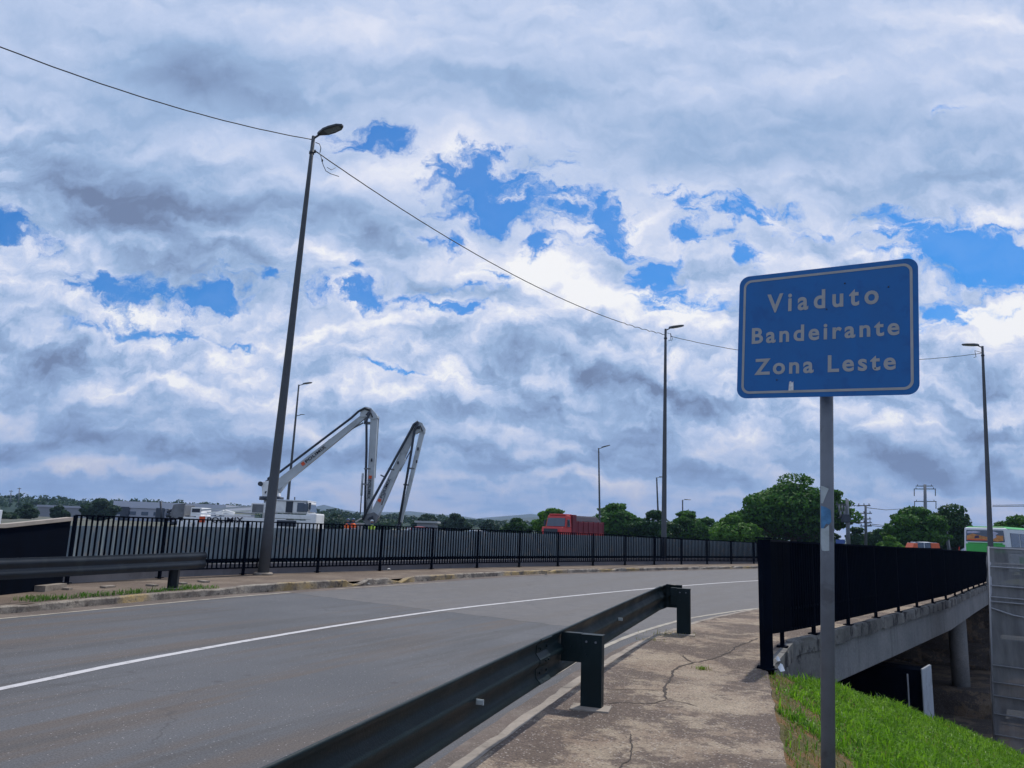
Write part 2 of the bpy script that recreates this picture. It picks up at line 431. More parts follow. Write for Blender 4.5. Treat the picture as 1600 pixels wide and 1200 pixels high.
# ground materials --------------------------------------------------
def ground_asphalt():
    m = bpy.data.materials.new('worn_asphalt'); m.use_nodes = True
    t = NT(m.node_tree); bs = t.n['Principled BSDF']
    co = t.new('ShaderNodeTexCoord').outputs['Object']
    n0 = t.noise(co, 0.35, 5, 0.55); n1 = t.noise(co, 2.2, 6, 0.6); n2 = t.noise(co, 55, 4, 0.75); n3 = t.noise(co, 160, 2, 0.6)
    a = t.mix(t.mr(n0, 0.35, 0.65), (0.078, 0.081, 0.090), (0.103, 0.105, 0.114))
    # lengthways streaks and brown dirt in the near lane
    rot = t.new('ShaderNodeMapping'); t.put(rot.inputs[0], co); rot.inputs['Rotation'].default_value = (0, 0, rad(-63)); rv = t.vec('MULTIPLY', rot.outputs[0], (.07, .8, 1))
    st = t.noise(rv, 1.6, 6, 0.6)
    a = t.mix(t.mr(st, 0.47, 0.62, 0, 0.85, True), a, (0.100, 0.083, 0.074))
    st2 = t.noise(t.vec('ADD', rv, (9, 4, 0)), 2.3, 5, 0.6)
    a = t.mix(t.mr(st2, 0.50, 0.64, 0, 0.7, True), a, (0.072, 0.071, 0.074))
    # the bridge deck beyond the joint is paler and browner
    sp = t.new('ShaderNodeSeparateXYZ'); t.put(sp.inputs[0], co)
    ln = t.math('ADD', t.math('MULTIPLY', sp.outputs[0], 0.598), t.math('MULTIPLY', sp.outputs[1], 0.801))
    ln = t.math('ADD', ln, t.math('MULTIPLY', t.math('SUBTRACT', n1, 0.5), 0.25))
    dk = t.mr(ln, 12.78, 12.85)
    b = t.mix(t.mr(n1, 0.35, 0.65), (0.112, 0.108, 0.110), (0.143, 0.134, 0.132))
    b = t.mix(t.mr(st, 0.48, 0.62, 0, 0.8, True), b, (0.118, 0.113, 0.112))
    a = t.mix(t.math('MULTIPLY', dk, 0.8), a, b)
    # fine stone speckle and small spots
    a = t.vec('SCALE', a, scale=t.mr(n2, 0.3, 0.7, 0.55, 1.45))
    a = t.vec('SCALE', a, scale=t.mr(n3, 0.3, 0.7, 0.86, 1.14))
    sp2 = t.vor(co, 34, out='Distance'); spc = t.new('ShaderNodeTexVoronoi'); t.put(spc.inputs['Vector'], co); spc.inputs['Scale'].default_value = 34
    rare = t.math('GREATER_THAN', t.noise(spc.outputs['Position'], 60, 0), 0.66)
    a = t.mix(t.math('MULTIPLY', t.math('MULTIPLY', t.math('LESS_THAN', spc.outputs['Distance'], 0.22), rare), 0.75), a, (0.34, 0.33, 0.33))
    ds = t.new('ShaderNodeTexVoronoi'); t.put(ds.inputs['Vector'], t.vec('ADD', co, t.vec('SCALE', t.noise(co, 6, 3, 0.5, color=True), scale=0.12))); ds.inputs['Scale'].default_value = 2.2
    rare2 = t.math('GREATER_THAN', t.noise(ds.outputs['Position'], 21, 0), 0.52)
    a = t.mix(t.math('MULTIPLY', t.math('MULTIPLY', t.mr(ds.outputs['Distance'], 0.16, 0.05), rare2), 0.7), a, (0.06, 0.055, 0.06))
    # joint line
    jl = t.math('ABSOLUTE', t.math('SUBTRACT', ln, 12.80))
    a = t.mix(t.mr(jl, 0.02, 0.035, 0.55, 0.0), a, (0.05, 0.048, 0.05))
    # hairline cracks
    cr = t.new('ShaderNodeTexVoronoi', feature='DISTANCE_TO_EDGE'); t.put(cr.inputs['Vector'], t.vec('ADD', co, t.vec('SCALE', t.noise(co, 1.5, 5, 0.6, color=True), scale=0.7))); cr.inputs['Scale'].default_value = 0.28
    ck = t.math('MULTIPLY', t.mr(cr.outputs['Distance'], 0.0, 0.006, 1, 0), t.mr(n0, 0.45, 0.60))
    a = t.mix(t.math('MULTIPLY', ck, 0.6), a, (0.05, 0.048, 0.05))
    t.put(bs.inputs['Base Color'], a); bs.inputs['Roughness'].default_value = 0.82; bs.inputs['Specular IOR Level'].default_value = 0.3
    bp = t.new('ShaderNodeBump'); bp.inputs['Strength'].default_value = 0.5; bp.inputs['Distance'].default_value = 0.008
    t.put(bp.inputs['Height'], n2); t.l.new(bp.outputs[0], bs.inputs['Normal'])
    return m
M['asphalt'] = ground_asphalt()
def kerb_mat():
    m = bpy.data.materials.new('yellowed_worn_kerb'); m.use_nodes = True
    t = NT(m.node_tree); bs = t.n['Principled BSDF']; co = t.new('ShaderNodeTexCoord').outputs['Object']
    n1 = t.noise(co, 3.5, 8, 0.7, 0.3); n2 = t.noise(co, 26, 5, 0.75); n3 = t.noise(co, 0.5, 3, 0.5)
    a = t.mix(t.mr(n1, 0.40, 0.60), (0.15, 0.125, 0.105), (0.30, 0.265, 0.22))
    a = t.mix(t.math('MULTIPLY', t.mr(n3, 0.50, 0.56), t.mr(n1, 0.38, 0.55)), a, (0.34, 0.245, 0.11))
    a = t.mix(t.math('MULTIPLY', t.mr(t.noise(t.vec('ADD', co, (3, 8, 1)), 6, 6, .7), 0.56, 0.64), 0.8), a, (0.055, 0.045, 0.04))
    a = t.vec('SCALE', a, scale=t.mr(n2, 0.3, 0.7, 0.65, 1.35))
    t.put(bs.inputs['Base Color'], a); bs.inputs['Roughness'].default_value = 0.9
    bp = t.new('ShaderNodeBump'); bp.inputs['Strength'].default_value = 0.9; bp.inputs['Distance'].default_value = 0.02
    t.put(bp.inputs['Height'], t.math('ADD', n1, n2)); t.l.new(bp.outputs[0], bs.inputs['Normal'])
    return m
def ground_pave(name, light, dark, brown, spk=1.0):
    m = bpy.data.materials.new(name); m.use_nodes = True
    t = NT(m.node_tree); bs = t.n['Principled BSDF']
    co = t.new('ShaderNodeTexCoord').outputs['Object']
    n0 = t.noise(co, 0.75, 7, 0.62, 0.3); n1 = t.noise(t.vec('ADD', co, (5, 7, 0)), 1.5, 8, 0.7, 0.4); n2 = t.noise(co, 48, 4, 0.8); n3 = t.noise(co, 8, 6, 0.7)
    a = t.mix(t.mr(n1, 0.40, 0.60), light, brown)
    a = t.mix(t.mr(t.math('ADD', n0, t.math('MULTIPLY', t.math('SUBTRACT', n3, 0.5), 0.5)), 0.44, 0.52, 0, 0.9, True), a, dark)
    a = t.vec('SCALE', a, scale=t.mr(n3, 0.3, 0.7, 0.80, 1.20))
    a = t.vec('SCALE', a, scale=t.mr(n2, 0.30, 0.70, 1 - 0.50 * spk, 1 + 0.50 * spk))
    v = t.new('ShaderNodeTexVoronoi'); t.put(v.inputs['Vector'], co); v.inputs['Scale'].default_value = 42
    pick = t.noise(v.outputs['Position'], 50, 0)
    peb = t.math('MULTIPLY', t.math('LESS_THAN', v.outputs['Distance'], 0.34), t.math('GREATER_THAN', pick, 0.60))
    a = t.mix(t.math('MULTIPLY', peb, 0.6 * spk), a, (0.42, 0.38, 0.34))
    pit = t.math('MULTIPLY', t.math('LESS_THAN', v.outputs['Distance'], 0.38), t.math('LESS_THAN', pick, 0.40))
    a = t.mix(t.math('MULTIPLY', pit, 0.6 * spk), a, (0.06, 0.05, 0.05))
    t.put(bs.inputs['Base Color'], a); bs.inputs['Roughness'].default_value = 0.9; bs.inputs['Specular IOR Level'].default_value = 0.2
    bp = t.new('ShaderNodeBump'); bp.inputs['Strength'].default_value = 0.8; bp.inputs['Distance'].default_value = 0.012
    t.put(bp.inputs['Height'], t.math('ADD', n2, t.math('MULTIPLY', n3, 0.7))); t.l.new(bp.outputs[0], bs.inputs['Normal'])
    return m
M['kerb_far'] = kerb_mat()
M['pave'] = ground_pave('exposed_aggregate_pavement', (0.300, 0.245, 0.185), (0.105, 0.080, 0.068), (0.220, 0.165, 0.125))
M['pave_far'] = ground_pave('dusty_far_pavement', (0.20, 0.160, 0.125), (0.13, 0.10, 0.08), (0.17, 0.130, 0.10), 0.4)
M['gutter'] = ground_pave('dirty_gutter_concrete', (0.175, 0.148, 0.128), (0.115, 0.095, 0.085), (0.15, 0.120, 0.105), 0.5)
M['dirt'] = ground_pave('dark_embankment_dirt', (0.150, 0.115, 0.085), (0.050, 0.042, 0.040), (0.115, 0.082, 0.056), 0.5)
def road_paint():
    m = bpy.data.materials.new('worn_white_road_paint'); m.use_nodes = True
    t = NT(m.node_tree); bs = t.n['Principled BSDF']
    co = t.new('ShaderNodeTexCoord').outputs['Object']
    n1 = t.noise(co, 5, 7, 0.7); n2 = t.noise(co, 60, 4, 0.7)
    a = t.mix(t.mr(n2, 0.3, 0.7), (0.40, 0.39, 0.40), (0.54, 0.53, 0.54))
    a = t.mix(t.mr(n1, 0.54, 0.62, 0, 0.7), a, (0.21, 0.20, 0.20))

    t.put(bs.inputs['Base Color'], a); bs.inputs['Roughness'].default_value = 0.7
    return m
M['paint'] = road_paint()
M['old_paint_kerb_top'] = mat('faded_edge_paint_kerb_top', (0.34, 0.31, 0.26), 0.85, 0.25, 4.0, stains=(3, 0.7, (0.22, 0.19, 0.165)))
M['crack'] = mat('dirt_filled_crack', (0.050, 0.038, 0.032), 0.95, 0.4, 30)
M['far_ground'] = mat('distant_green_ground', (0.06, 0.075, 0.035), 0.95, 0.35, 0.02, stains=(0.01, 0.7, (0.11, 0.10, 0.07)))
M['hoard'] = mat('blue_grey_steel_sheeting', (0.20, 0.255, 0.29), 0.55, 0.15, 1.0, 0.1, 0, None, 0.4, stains=(3.5, 0.9, (0.30, 0.29, 0.27)))
M['slab_grey'] = mat('pale_grey_parapet', (0.20, 0.20, 0.225), 0.85, 0.15, 1.0, stains=(1.5, 0.5, (0.12, 0.12, 0.14)))
def leaf_mat(name, c1, c2, c3, scale=0.5, rough=0.6, trans=0.25, attr=True):
    m = bpy.data.materials.new(name); m.use_nodes = True
    t = NT(m.node_tree); bs = t.n['Principled BSDF']
    g = t.new('ShaderNodeNewGeometry')
    co = t.new('ShaderNodeTexCoord').outputs['Object']
    n = t.noise(co, scale, 4, 0.6)
    a = t.mix(t.mr(n, 0.35, 0.65), c1, c2)
    a = t.mix(t.mr(g.outputs['Random Per Island'], 0.3, 1.0, 0, 0.8), a, c3)
    t.put(bs.inputs['Base Color'], a); bs.inputs['Roughness'].default_value = rough; bs.inputs['Specular IOR Level'].default_value = 0.12
    tr = t.new('ShaderNodeBsdfTranslucent'); t.put(tr.inputs[0], t.vec('MULTIPLY', a, (1.3, 1.5, 0.6)))
    mx = t.new('ShaderNodeMixShader'); mx.inputs[0].default_value = trans
    t.l.new(bs.outputs[0], mx.inputs[1]); t.l.new(tr.outputs[0], mx.inputs[2])
    t.l.new(mx.outputs[0], t.n['Material Output'].inputs[0])
    return m
M['leaf'] = leaf_mat('mid_green_foliage', (0.042, 0.115, 0.022), (0.075, 0.17, 0.030), (0.020, 0.065, 0.018), 0.35)
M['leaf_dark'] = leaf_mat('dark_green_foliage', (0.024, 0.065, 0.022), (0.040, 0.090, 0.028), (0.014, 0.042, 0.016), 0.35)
M['leaf_bright'] = leaf_mat('bright_green_foliage', (0.075, 0.17, 0.028), (0.11, 0.22, 0.035), (0.040, 0.11, 0.02), 0.35)
M['leaf_far'] = leaf_mat('haze_blue_far_foliage', (0.034, 0.066, 0.048), (0.046, 0.082, 0.055), (0.026, 0.050, 0.040), 0.05)  # blue haze of distance is mixed into these leaf colours
M['grass'] = leaf_mat('lush_green_grass', (0.105, 0.23, 0.022), (0.22, 0.38, 0.050), (0.045, 0.125, 0.014), 2.2, 0.42, 0.40)
M['straw'] = leaf_mat('dry_straw_grass', (0.22, 0.19, 0.06), (0.17, 0.20, 0.06), (0.26, 0.20, 0.10), 2.0, 0.7, 0.2)
M['soil'] = ground_pave('red_brown_soil', (0.11, 0.085, 0.035), (0.07, 0.07, 0.025), (0.24, 0.095, 0.045), 0.4)
M['hill'] = mat('distant_wooded_hill', (0.035, 0.055, 0.045), 0.95, 0.2, 0.004)

# ------------------------------------------------------------------ lines of the place (metres)
def smooth(pts, step=0.5):
    pts = [Vector(p) for p in pts]; out = []
    for i in range(len(pts) - 1):
        p0 = pts[i - 1] if i else pts[0] * 2 - pts[1]; p1, p2 = pts[i], pts[i + 1]
        p3 = pts[i + 2] if i + 2 < len(pts) else p2 * 2 - p1
        n = max(1, int((p2 - p1).length / step))
        for k in range(n):
            t = k / n
            out.append(0.5 * ((2 * p1) + (p2 - p0) * t + (2 * p0 - 5 * p1 + 4 * p2 - p3) * t * t + (3 * p1 - p0 - 3 * p2 + p3) * t ** 3))
    out.append(pts[-1]); return out
def resample(path, step):
    path = [Vector(p) for p in path]; out = [path[0].copy()]; acc = 0.0; nxt = step
    for a, b in zip(path, path[1:]):
        L = (b - a).length
        while acc + L >= nxt:
            out.append(a.lerp(b, (nxt - acc) / L)); nxt += step
        acc += L
    return out
def offset(path, d):          # to the right of travel, in plan
    out = []
    for i, p in enumerate(path):
        a = path[max(i - 1, 0)]; b = path[min(i + 1, len(path) - 1)]
        t = Vector((b.x - a.x, b.y - a.y, 0)).normalized()
        out.append(p + Vector((t.y, -t.x, 0)) * d)
    return out
def wob(p, s=1.0, a=1.0, seed=0):
    return mnoise.noise(Vector((p[0] * s + seed, p[1] * s, 0.37 * seed))) * a

kerbN = smooth([(-8.6, -18, .15), (-4.9, -8, .15), (-2.25, 0, .15), (-.36, 5.6, .15), (.95, 9.44, .15), (2.13, 12.4, .15), (2.8, 13.75, .15),
                (4.0, 15.9, .15), (6.1, 18.9, .15), (9.3, 22.6, .15), (14.2, 29, .15), (22, 39.5, .13), (40, 62, .1)], 0.35)
edgeR = [Vector((-4.6, -16, .15)), Vector((.28, 0, .15)), Vector((3.32, 10.12, .15))]          # open edge of the near pavement
fenceR = [Vector((3.32, 10.2, .15)), Vector((4.73, 13.2, .15)), Vector((5.44, 14.0, .15)), Vector((9.7, 19.4, .14)), Vector((14.0, 24.9, .12)), Vector((18.7, 31.5, .10)), Vector((24.5, 39.5, .06)), Vector((33, 51, 0))]
kerbF = smooth([(-15, 0, .13), (-11.6, 7, .13), (-8.7, 13.84, .13), (-7.7, 16.36, .14), (-6.9, 18.2, .15), (-5.78, 20.2, .20), (-3.64, 23.95, .18), (.28, 31.06, .15), (6.64, 38.86, .14), (15.15, 47.75, .13), (26, 59, .12), (45, 78, .12)], 0.4)
fenceF = smooth([(-10.25, 18.6, .15), (-8.65, 22.6, .15), (-4.95, 27.9, .15), (0, 34.7, .15), (8.5, 44.2, .15), (16.0, 51.7, .1), (28, 63, .05), (44, 79, 0)], 0.4)

def sheet(name, pts, z, m, holes=None):
    polys = [[Vector((p[0], p[1], 0)) for p in pts]] + [[Vector((p[0], p[1], 0)) for p in h] for h in (holes or [])]
    tris = tessellate_polygon(polys); flat = [p for q in polys for p in q]
    b = MB()
    b.v = [(p.x, p.y, z) for p in flat]
    for t in tris:
        a, c, d = (flat[i] for i in t)
        b.f.append(tuple(t) if (c - a).cross(d - a).z > 0 else tuple(reversed(t))); b.sm.append(False)
    return struct(b.build(name, m))
def ribbon(name, left, right, m, zl=0, zr=0):
    b = MB(); n = len(left)
    for p, q in zip(left, right): b.v.append((p.x, p.y, p.z + zl)); b.v.append((q.x, q.y, q.z + zr))
    for i in range(n - 1): b.f.append((2 * i, 2 * i + 1, 2 * i + 3, 2 * i + 2)); b.sm.append(False)
    return b.build(name, m)

# road ---------------------------------------------------------------
sheet('road', [(p.x + .02, p.y) for p in kerbN] + [(p.x, p.y) for p in reversed(kerbF)], 0.0, M['asphalt'])
HOLE = [(-4.6, -16), (.28, 0), (3.3, 10.1), (0.5, 18), (4, 33), (13.5, 45.5), (24, 40), (36, 31), (90, 29), (90, -16)]
BIG = 9000
sheet('ground', [(-BIG, -BIG), (BIG, -BIG), (BIG, BIG), (-BIG, BIG)], -0.03, M['far_ground'], [list(HOLE)])
# raised ground across the road where the pump truck works
ff = offset(fenceF, -4.0)
yard_pts = [(p.x, p.y) for p in ff] + [(70, 150), (70, 420), (-200, 420), (-200, 10)]
sheet('yard_ground', yard_pts, 0.25, mat('yard_grit', (.075, .080, .060), .95, .3, .06, stains=(.05, .8, (.12, .115, .10))))

# centre line, edge lines, kerb top strip ---------------------------------------------
def line_strip(name, pts, wdt, z, m, jag=0.0, seed=1):
    p = smooth([Vector((q[0], q[1], 0)) for q in pts], 0.25)
    L, R_ = [], []
    a = offset(p, -wdt / 2); b = offset(p, wdt / 2)
    for i in range(len(p)):
        L.append(a[i] + Vector((wob(p[i], 5, jag, seed), 0, z))); R_.append(b[i] + Vector((wob(p[i], 5, jag, seed + 9), 0, z)))
    return struct(ribbon(name, R_, L, m))
line_strip('road_line', [(-8.4, -4), (-6.6, 2.5), (-5.02, 8.16), (-4.5, 9.95), (-3.68, 12.13), (-2.6, 14.6), (-1.22, 17.3), (.2, 19.6), (2.05, 22.4), (4.45, 25.8), (7.62, 30.0), (11.0, 34.0), (20, 44), (34, 60)], 0.13, 0.004, M['paint'], 0.012)
line_strip('edge_strip', [(-13.6, 0), (-10.9, 7), (-8.33, 13.28), (-7.37, 15.68), (-6.4, 18.0), (-5.42, 20.1)], 0.10, 0.004, M['old_paint_kerb_top'], 0.03, 3)
line_strip('edge_strip', [(-4.6, 21.6), (-3.2, 23.9), (-1.9, 26.0)], 0.07, 0.004, M['old_paint_kerb_top'], 0.05, 5)
line_strip('edge_strip', [tuple(P(px, py, 0)[:2]) for px, py in ((850, 1062), (905, 1030), (950, 1008), (1000, 988), (1070, 968), (1130, 958), (1183, 951))] + [(9.2, 22.9), (14.0, 29.2)], 0.10, 0.005, M['old_paint_kerb_top'], 0.02, 8)  # added strip stands for the pale kerb top, not road paint
# gutters
g0 = [p for p in kerbF]; g1 = offset(kerbF, 0.55)
struct(ribbon('gutter', [Vector((p.x, p.y, .003)) for p in g1], [Vector((p.x, p.y, .003)) for p in g0], M['gutter']))
kn = [p for p in kerbN]; g2 = [q + Vector((wob(q, 1.5, .05, 4), 0, 0)) for q in offset(kerbN, -0.32)]
struct(ribbon('gutter', [Vector((p.x, p.y, .003)) for p in kn], [Vector((p.x, p.y, .003)) for p in g2], M['gutter']))

# kerbs ----------------------------------------------------------------
def kerb(name, path, side, m, w=0.14, jag=0.012, seed=0):
    """side +1: road lies to the right of travel"""
    b = MB(); n = len(path)
    road = path; inner = offset(path, -side * w)
    prof = []
    for i, (p, q) in enumerate(zip(road, inner)):
        j1 = wob(p, 2.3, jag * 2, seed); j2 = wob(p, 7, jag, seed + 3)
        drop = max(0.0, wob(p, 0.9, 1, seed + 7) - 0.42) * 0.35 + max(0, wob(p, 3.1, 1, seed + 5) - .35) * .10
        top = p.z - drop + j2 * .5
        s_ = (q - p).normalized()
        prof.append([Vector((p.x, p.y, -0.02)) - s_ * 0.015, Vector((p.x, p.y, top - .02)) + s_ * j1, Vector((p.x, p.y, top)) + s_ * (.022 + j1), Vector((q.x, q.y, top + .001)), Vector((q.x, q.y, -.02))])
    for pr in prof: b.v += [tuple(v) for v in pr]
    for i in range(n - 1):
        for k in range(4):
            a = i * 5 + k; c = (i + 1) * 5 + k
            b.f.append((a, c, c + 1, a + 1) if side < 0 else (a, a + 1, c + 1, c)); b.sm.append(False)
    return struct(b.build(name, m))
kerbN_d = resample(kerbN, .17); kerbF_d = resample(kerbF, .2)
kerb('kerb', kerbN_d, -1, M['kerb'], 0.13, 0.014, 2)
kerb('kerb', kerbF_d, 1, M['kerb_far'], 0.15, 0.04, 5)

# near pavement ----------------------------------------------------------
inn = [p for p in offset(kerbN, 0.13)]
outer = [(p.x, p.y) for p in edgeR] + [(p.x, p.y) for p in fenceR[1:]]
sheet('pavement', [(p.x, p.y) for p in reversed(inn) if p.y < 60] + outer, 0.148, M['pave'])
# its rough open edge on the grass side
b = MB(); pe = resample(edgeR, .2)
for i, p in enumerate(pe):
    j = wob(p, 3, .03, 8)
    b.v += [(p.x - .02, p.y, .149), (p.x + .015 + j, p.y, .14), (p.x + .02 + j * .5, p.y, -.25)]
for i in range(len(pe) - 1):
    for k in range(2): b.f.append((3 * i + k, 3 * i + k + 1, 3 * i + 4 + k, 3 * i + 3 + k)); b.sm.append(False)
struct(b.build('pavement_edge', M['pave']))
# cracks in it: paths measured on the pavement
def crack(pts, wd, seed):
    q = [P(800 + x * .2833, 860 + y * .2833, .15) for x, y in pts]
    p = resample(smooth(q, .12), .035)
    b = MB()
    for i, v in enumerate(p):
        a = p[max(i - 1, 0)]; c = p[min(i + 1, len(p) - 1)]; t = (c - a).normalized(); nn = Vector((-t.y, t.x, 0))
        off = nn * (wob(v, 9, .022, seed) + wob(v, 30, .010, seed + 1)); hw = 1.1 * wd * (0.55 + abs(wob(v, 6, 1.1, seed + 4))) / 2
        if i in (0, len(p) - 1): hw = .0008
        b.v += [tuple(v + off + nn * hw + Vector((0, 0, .002))), tuple(v + off - nn * hw + Vector((0, 0, .002)))]
    for i in range(len(p) - 1): b.f.append((2 * i, 2 * i + 1, 2 * i + 3, 2 * i + 2)); b.sm.append(False)
    struct(b.build('pavement_crack', M['crack']))
crack([(1355, 485), (1300, 508), (1240, 530), (1205, 560), (1160, 578), (1080, 605), (990, 622), (930, 640), (890, 665), (878, 705), (848, 748), (850, 820)], .030, 1)
crack([(850, 822), (800, 838), (750, 846), (620, 838), (480, 846)], .016, 2)
crack([(850, 820), (940, 838), (1030, 862)], .014, 3)
crack([(480, 762), (640, 766), (760, 770), (846, 768)], .015, 4)
crack([(655, 1010), (662, 1080), (655, 1150), (600, 1185), (560, 1240)], .012, 5)
crack([(770, 560), (900, 566), (985, 610)], .010, 6)
crack([(980, 415), (1090, 425), (1190, 436)], .010, 7)
crack([(252, 750), (300, 757), (352, 757)], .012, 8)
crack([(1080, 560), (1160, 575), (1200, 545)], .010, 9)
crack([(1100, 665), (1180, 672), (1270, 690)], .012, 10)
crack([(940, 575), (960, 600), (1000, 620)], .012, 12)

# far pavement and verge --------------------------------------------------
ki = offset(kerbF, -0.15); fo = offset(fenceF, -0.2)
sheet('far_pavement', [(p.x, p.y) for p in reversed(ki)] + [(-19, 2), (-11.6, 15.5)] + [(p.x, p.y) for p in fo], 0.126, M['pave_far'])

# blades ------------------------------------------------------------------
def blades(name, pts, hmin, hmax, wid, m, lean=0.5, seg=2):
    n = len(pts); pts = np.asarray(pts)
    az = RNG.uniform(0, 2 * np.pi, n); h = RNG.uniform(hmin, hmax, n) * RNG.uniform(.6, 1.15, n); ln = RNG.uniform(.1, lean, n) * h
    faz = RNG.uniform(0, 2 * np.pi, n); w_ = wid * RNG.uniform(.6, 1.4, n)
    dx, dy = np.cos(az) * ln, np.sin(az) * ln; wx, wy = np.cos(faz) * w_ / 2, np.sin(faz) * w_ / 2
    v = np.zeros((n, 5, 3))
    v[:, 0] = np.c_[pts[:, 0] - wx, pts[:, 1] - wy, pts[:, 2] - .01]; v[:, 1] = np.c_[pts[:, 0] + wx, pts[:, 1] + wy, pts[:, 2] - .01]
    v[:, 2] = np.c_[pts[:, 0] + wx * .8 + dx * .35, pts[:, 1] + wy * .8 + dy * .35, pts[:, 2] + h * .6]
    v[:, 3] = np.c_[pts[:, 0] - wx * .8 + dx * .35, pts[:, 1] - wy * .8 + dy * .35, pts[:, 2] + h * .6]
    v[:, 4] = np.c_[pts[:, 0] + dx * 1.3, pts[:, 1] + dy * 1.3, pts[:, 2] + h * (1 - .35 * (ln / h) ** 2)]
    me = bpy.data.meshes.new(name); base = np.arange(n)[:, None] * 5
    loops = np.concatenate([base + np.array([[0, 1, 2, 3]]), base + np.array([[3, 2, 4]])], axis=1).ravel()
    starts = (np.arange(n)[:, None] * 7 + np.array([[0, 4]])).ravel()
    me.vertices.add(n * 5); me.vertices.foreach_set('co', v.ravel())
    me.loops.add(n * 7); me.loops.foreach_set('vertex_index', loops)
    me.polygons.add(n * 2); me.polygons.foreach_set('loop_start', starts)
    me.update(calc_edges=True); me.validate(); me.materials.append(m)
    o = bpy.data.objects.new(name, me); COL.objects.link(o); o['kind'] = 'stuff'
    return o
nrm = Vector((.957, -.29)); 
def slope_z(x, y):
    t = x * .957 - y * .29 - .27
    z = .08 - .5 * max(t, 0) + mnoise.noise(Vector((x * .6, y * .6, 0))) * .07 * min(1, max(t, 0) * 2)
    return max(z, -5.0)
outline = smooth([(3.36, 10.15, 0), (5.4, 12.8, 0), (8.3, 15.5, 0), (12, 18, 0), (20, 21, 0), (40, 24, 0), (85, 24, 0)], .5)
NU, NV = 90, 70
b = MB()
oL = [0.0]
for a, c in zip(outline, outline[1:]): oL.append(oL[-1] + (c - a).length)
def along(f):
    s_ = f * oL[-1]
    for i in range(len(outline) - 1):
        if oL[i + 1] >= s_: return outline[i].lerp(outline[i + 1], (s_ - oL[i]) / max(1e-6, oL[i + 1] - oL[i]))
    return outline[-1]
A0, A1 = Vector((3.34, 10.15, 0)), Vector((-4.58, -16, 0))
for i in range(NU + 1):
    u = (i / NU) ** 2.0; a = A0.lerp(A1, i / NU); c = along(u)
    for j in range(NV + 1):
        q = a.lerp(c, (j / NV) ** 1.5); b.v.append((q.x, q.y, slope_z(q.x, q.y)))
for i in range(NU):
    for j in range(NV):
        k = i * (NV + 1) + j; b.f.append((k, k + NV + 1, k + NV + 2, k + 1)); b.sm.append(True)
struct(b.build('grass_slope', M['soil']))
# drop from the edge of the slope into the cutting
b = MB(); oo = [along((i / 120) ** 2) for i in range(121)]
for p in oo: z = slope_z(p.x, p.y); b.v += [(p.x, p.y, z), (p.x + .15, p.y + .3, -5.05)]
for i in range(120): b.f.append((2 * i, 2 * i + 2, 2 * i + 3, 2 * i + 1)); b.sm.append(False)
struct(b.build('slope_edge', M['dirt']))

# where grass grows: inside the slope, denser close to the camera
def in_slope(x, y):
    if x * .957 - y * .29 - .27 < 0.03: return False
    for a, c in zip(outline, outline[1:]):
        if a.x <= x <= c.x or (a.x > x):
            f = (x - a.x) / max(1e-6, c.x - a.x)
            return y < a.y + (c.y - a.y) * max(0, f) - .02
    return False
pts, dry = [], []
rr = random.Random(3)
while len(pts) < 62000:
    x = rr.uniform(0.3, 16); y = rr.uniform(3.0, 20.0)
    if x / y > 0.86: continue
    if rr.random() > (1.0 if y < 15 else .6): continue
    if not in_slope(x, y): continue
    t = x * .957 - y * .29 - .27
    nn = mnoise.noise(Vector((x * 1.3, y * 1.3, 5))) + mnoise.noise(Vector((x * 5, y * 5, 2))) * .4
    bare = (0.90 - t) + nn * 1.1 - max(0, y - 7.2) * .22
    if bare > 0.12 and rr.random() < .95:
        if rr.random() < .35: dry.append((x, y, slope_z(x, y)))
        continue
    pts.append((x, y, slope_z(x, y)))
blades('grass', pts, .05, .13, .015, M['grass'], 1.5)
pts2 = [p for p in pts if mnoise.noise(Vector((p[0] * .9, p[1] * .9, 9))) > .05 and rr.random() < .16]
blades('grass', pts2, .11, .20, .018, M['grass'], .9)
blades('dry_grass', dry, .03, .09, .008, M['straw'], 1.6)
# verge on the far side
pts = []
vk = resample(offset(kerbF, -.28), .05)
for p in vk:
    if not 11 < p.y < 19.0: continue
    for k in range(26):
        s_ = mnoise.noise(Vector((p.x * 1.1, p.y * 1.1, 3))) + .35
        if p.y > 18.2: s_ = .5
        if rr.random() < s_ * 1.3: pts.append((p.x - rr.uniform(0, .75) * (.3 + s_), p.y + rr.uniform(-.1, .3), .13))
blades('verge_grass', pts, .03, .14, .013, M['leaf_bright'], 1.4)
# weeds at the foot of the guardrail post and in the crack
pts = []
for (px, py, n, r) in ((1058, 990, 110, .16), (1040, 992, 70, .14), (1097, 1046, 60, .05), (1015, 1000, 50, .12), (1205, 1060, 60, .10)):
    c = P(px, py, .15)
    for k in range(n): pts.append((c.x + rr.gauss(0, r), c.y + rr.gauss(0, r), .149))
blades('weeds', pts, .015, .07, .006, M['straw'], 1.4)
pts = [(P(1097, 1046, .15).x + rr.gauss(0, .03), P(1097, 1046, .15).y + rr.gauss(0, .03), .15) for k in range(40)]
blades('weeds', pts, .03, .07, .007, M['grass'], 1.2)

# the cutting below ---------------------------------------------------------
sheet('underpass_floor', [(-12, -20), (95, -20), (95, 60), (-12, 60)], -5.0, M['dirt'])
def wall_strip(name, pts, z0, z1, m, push=(0, 0)):
    b = MB()
    for p in pts: b.v += [(p[0], p[1], z1), (p[0] + push[0], p[1] + push[1], z0)]
    for i in range(len(pts) - 1): b.f.append((2 * i, 2 * i + 1, 2 * i + 3, 2 * i + 2)); b.sm.append(False)
    return struct(b.build(name, m))
wall_strip('cutting_wall', [(3.3, 10.1), (0.5, 18), (4, 33), (13.5, 45.5)], -5.05, -.02, M['concrete_dirty'])
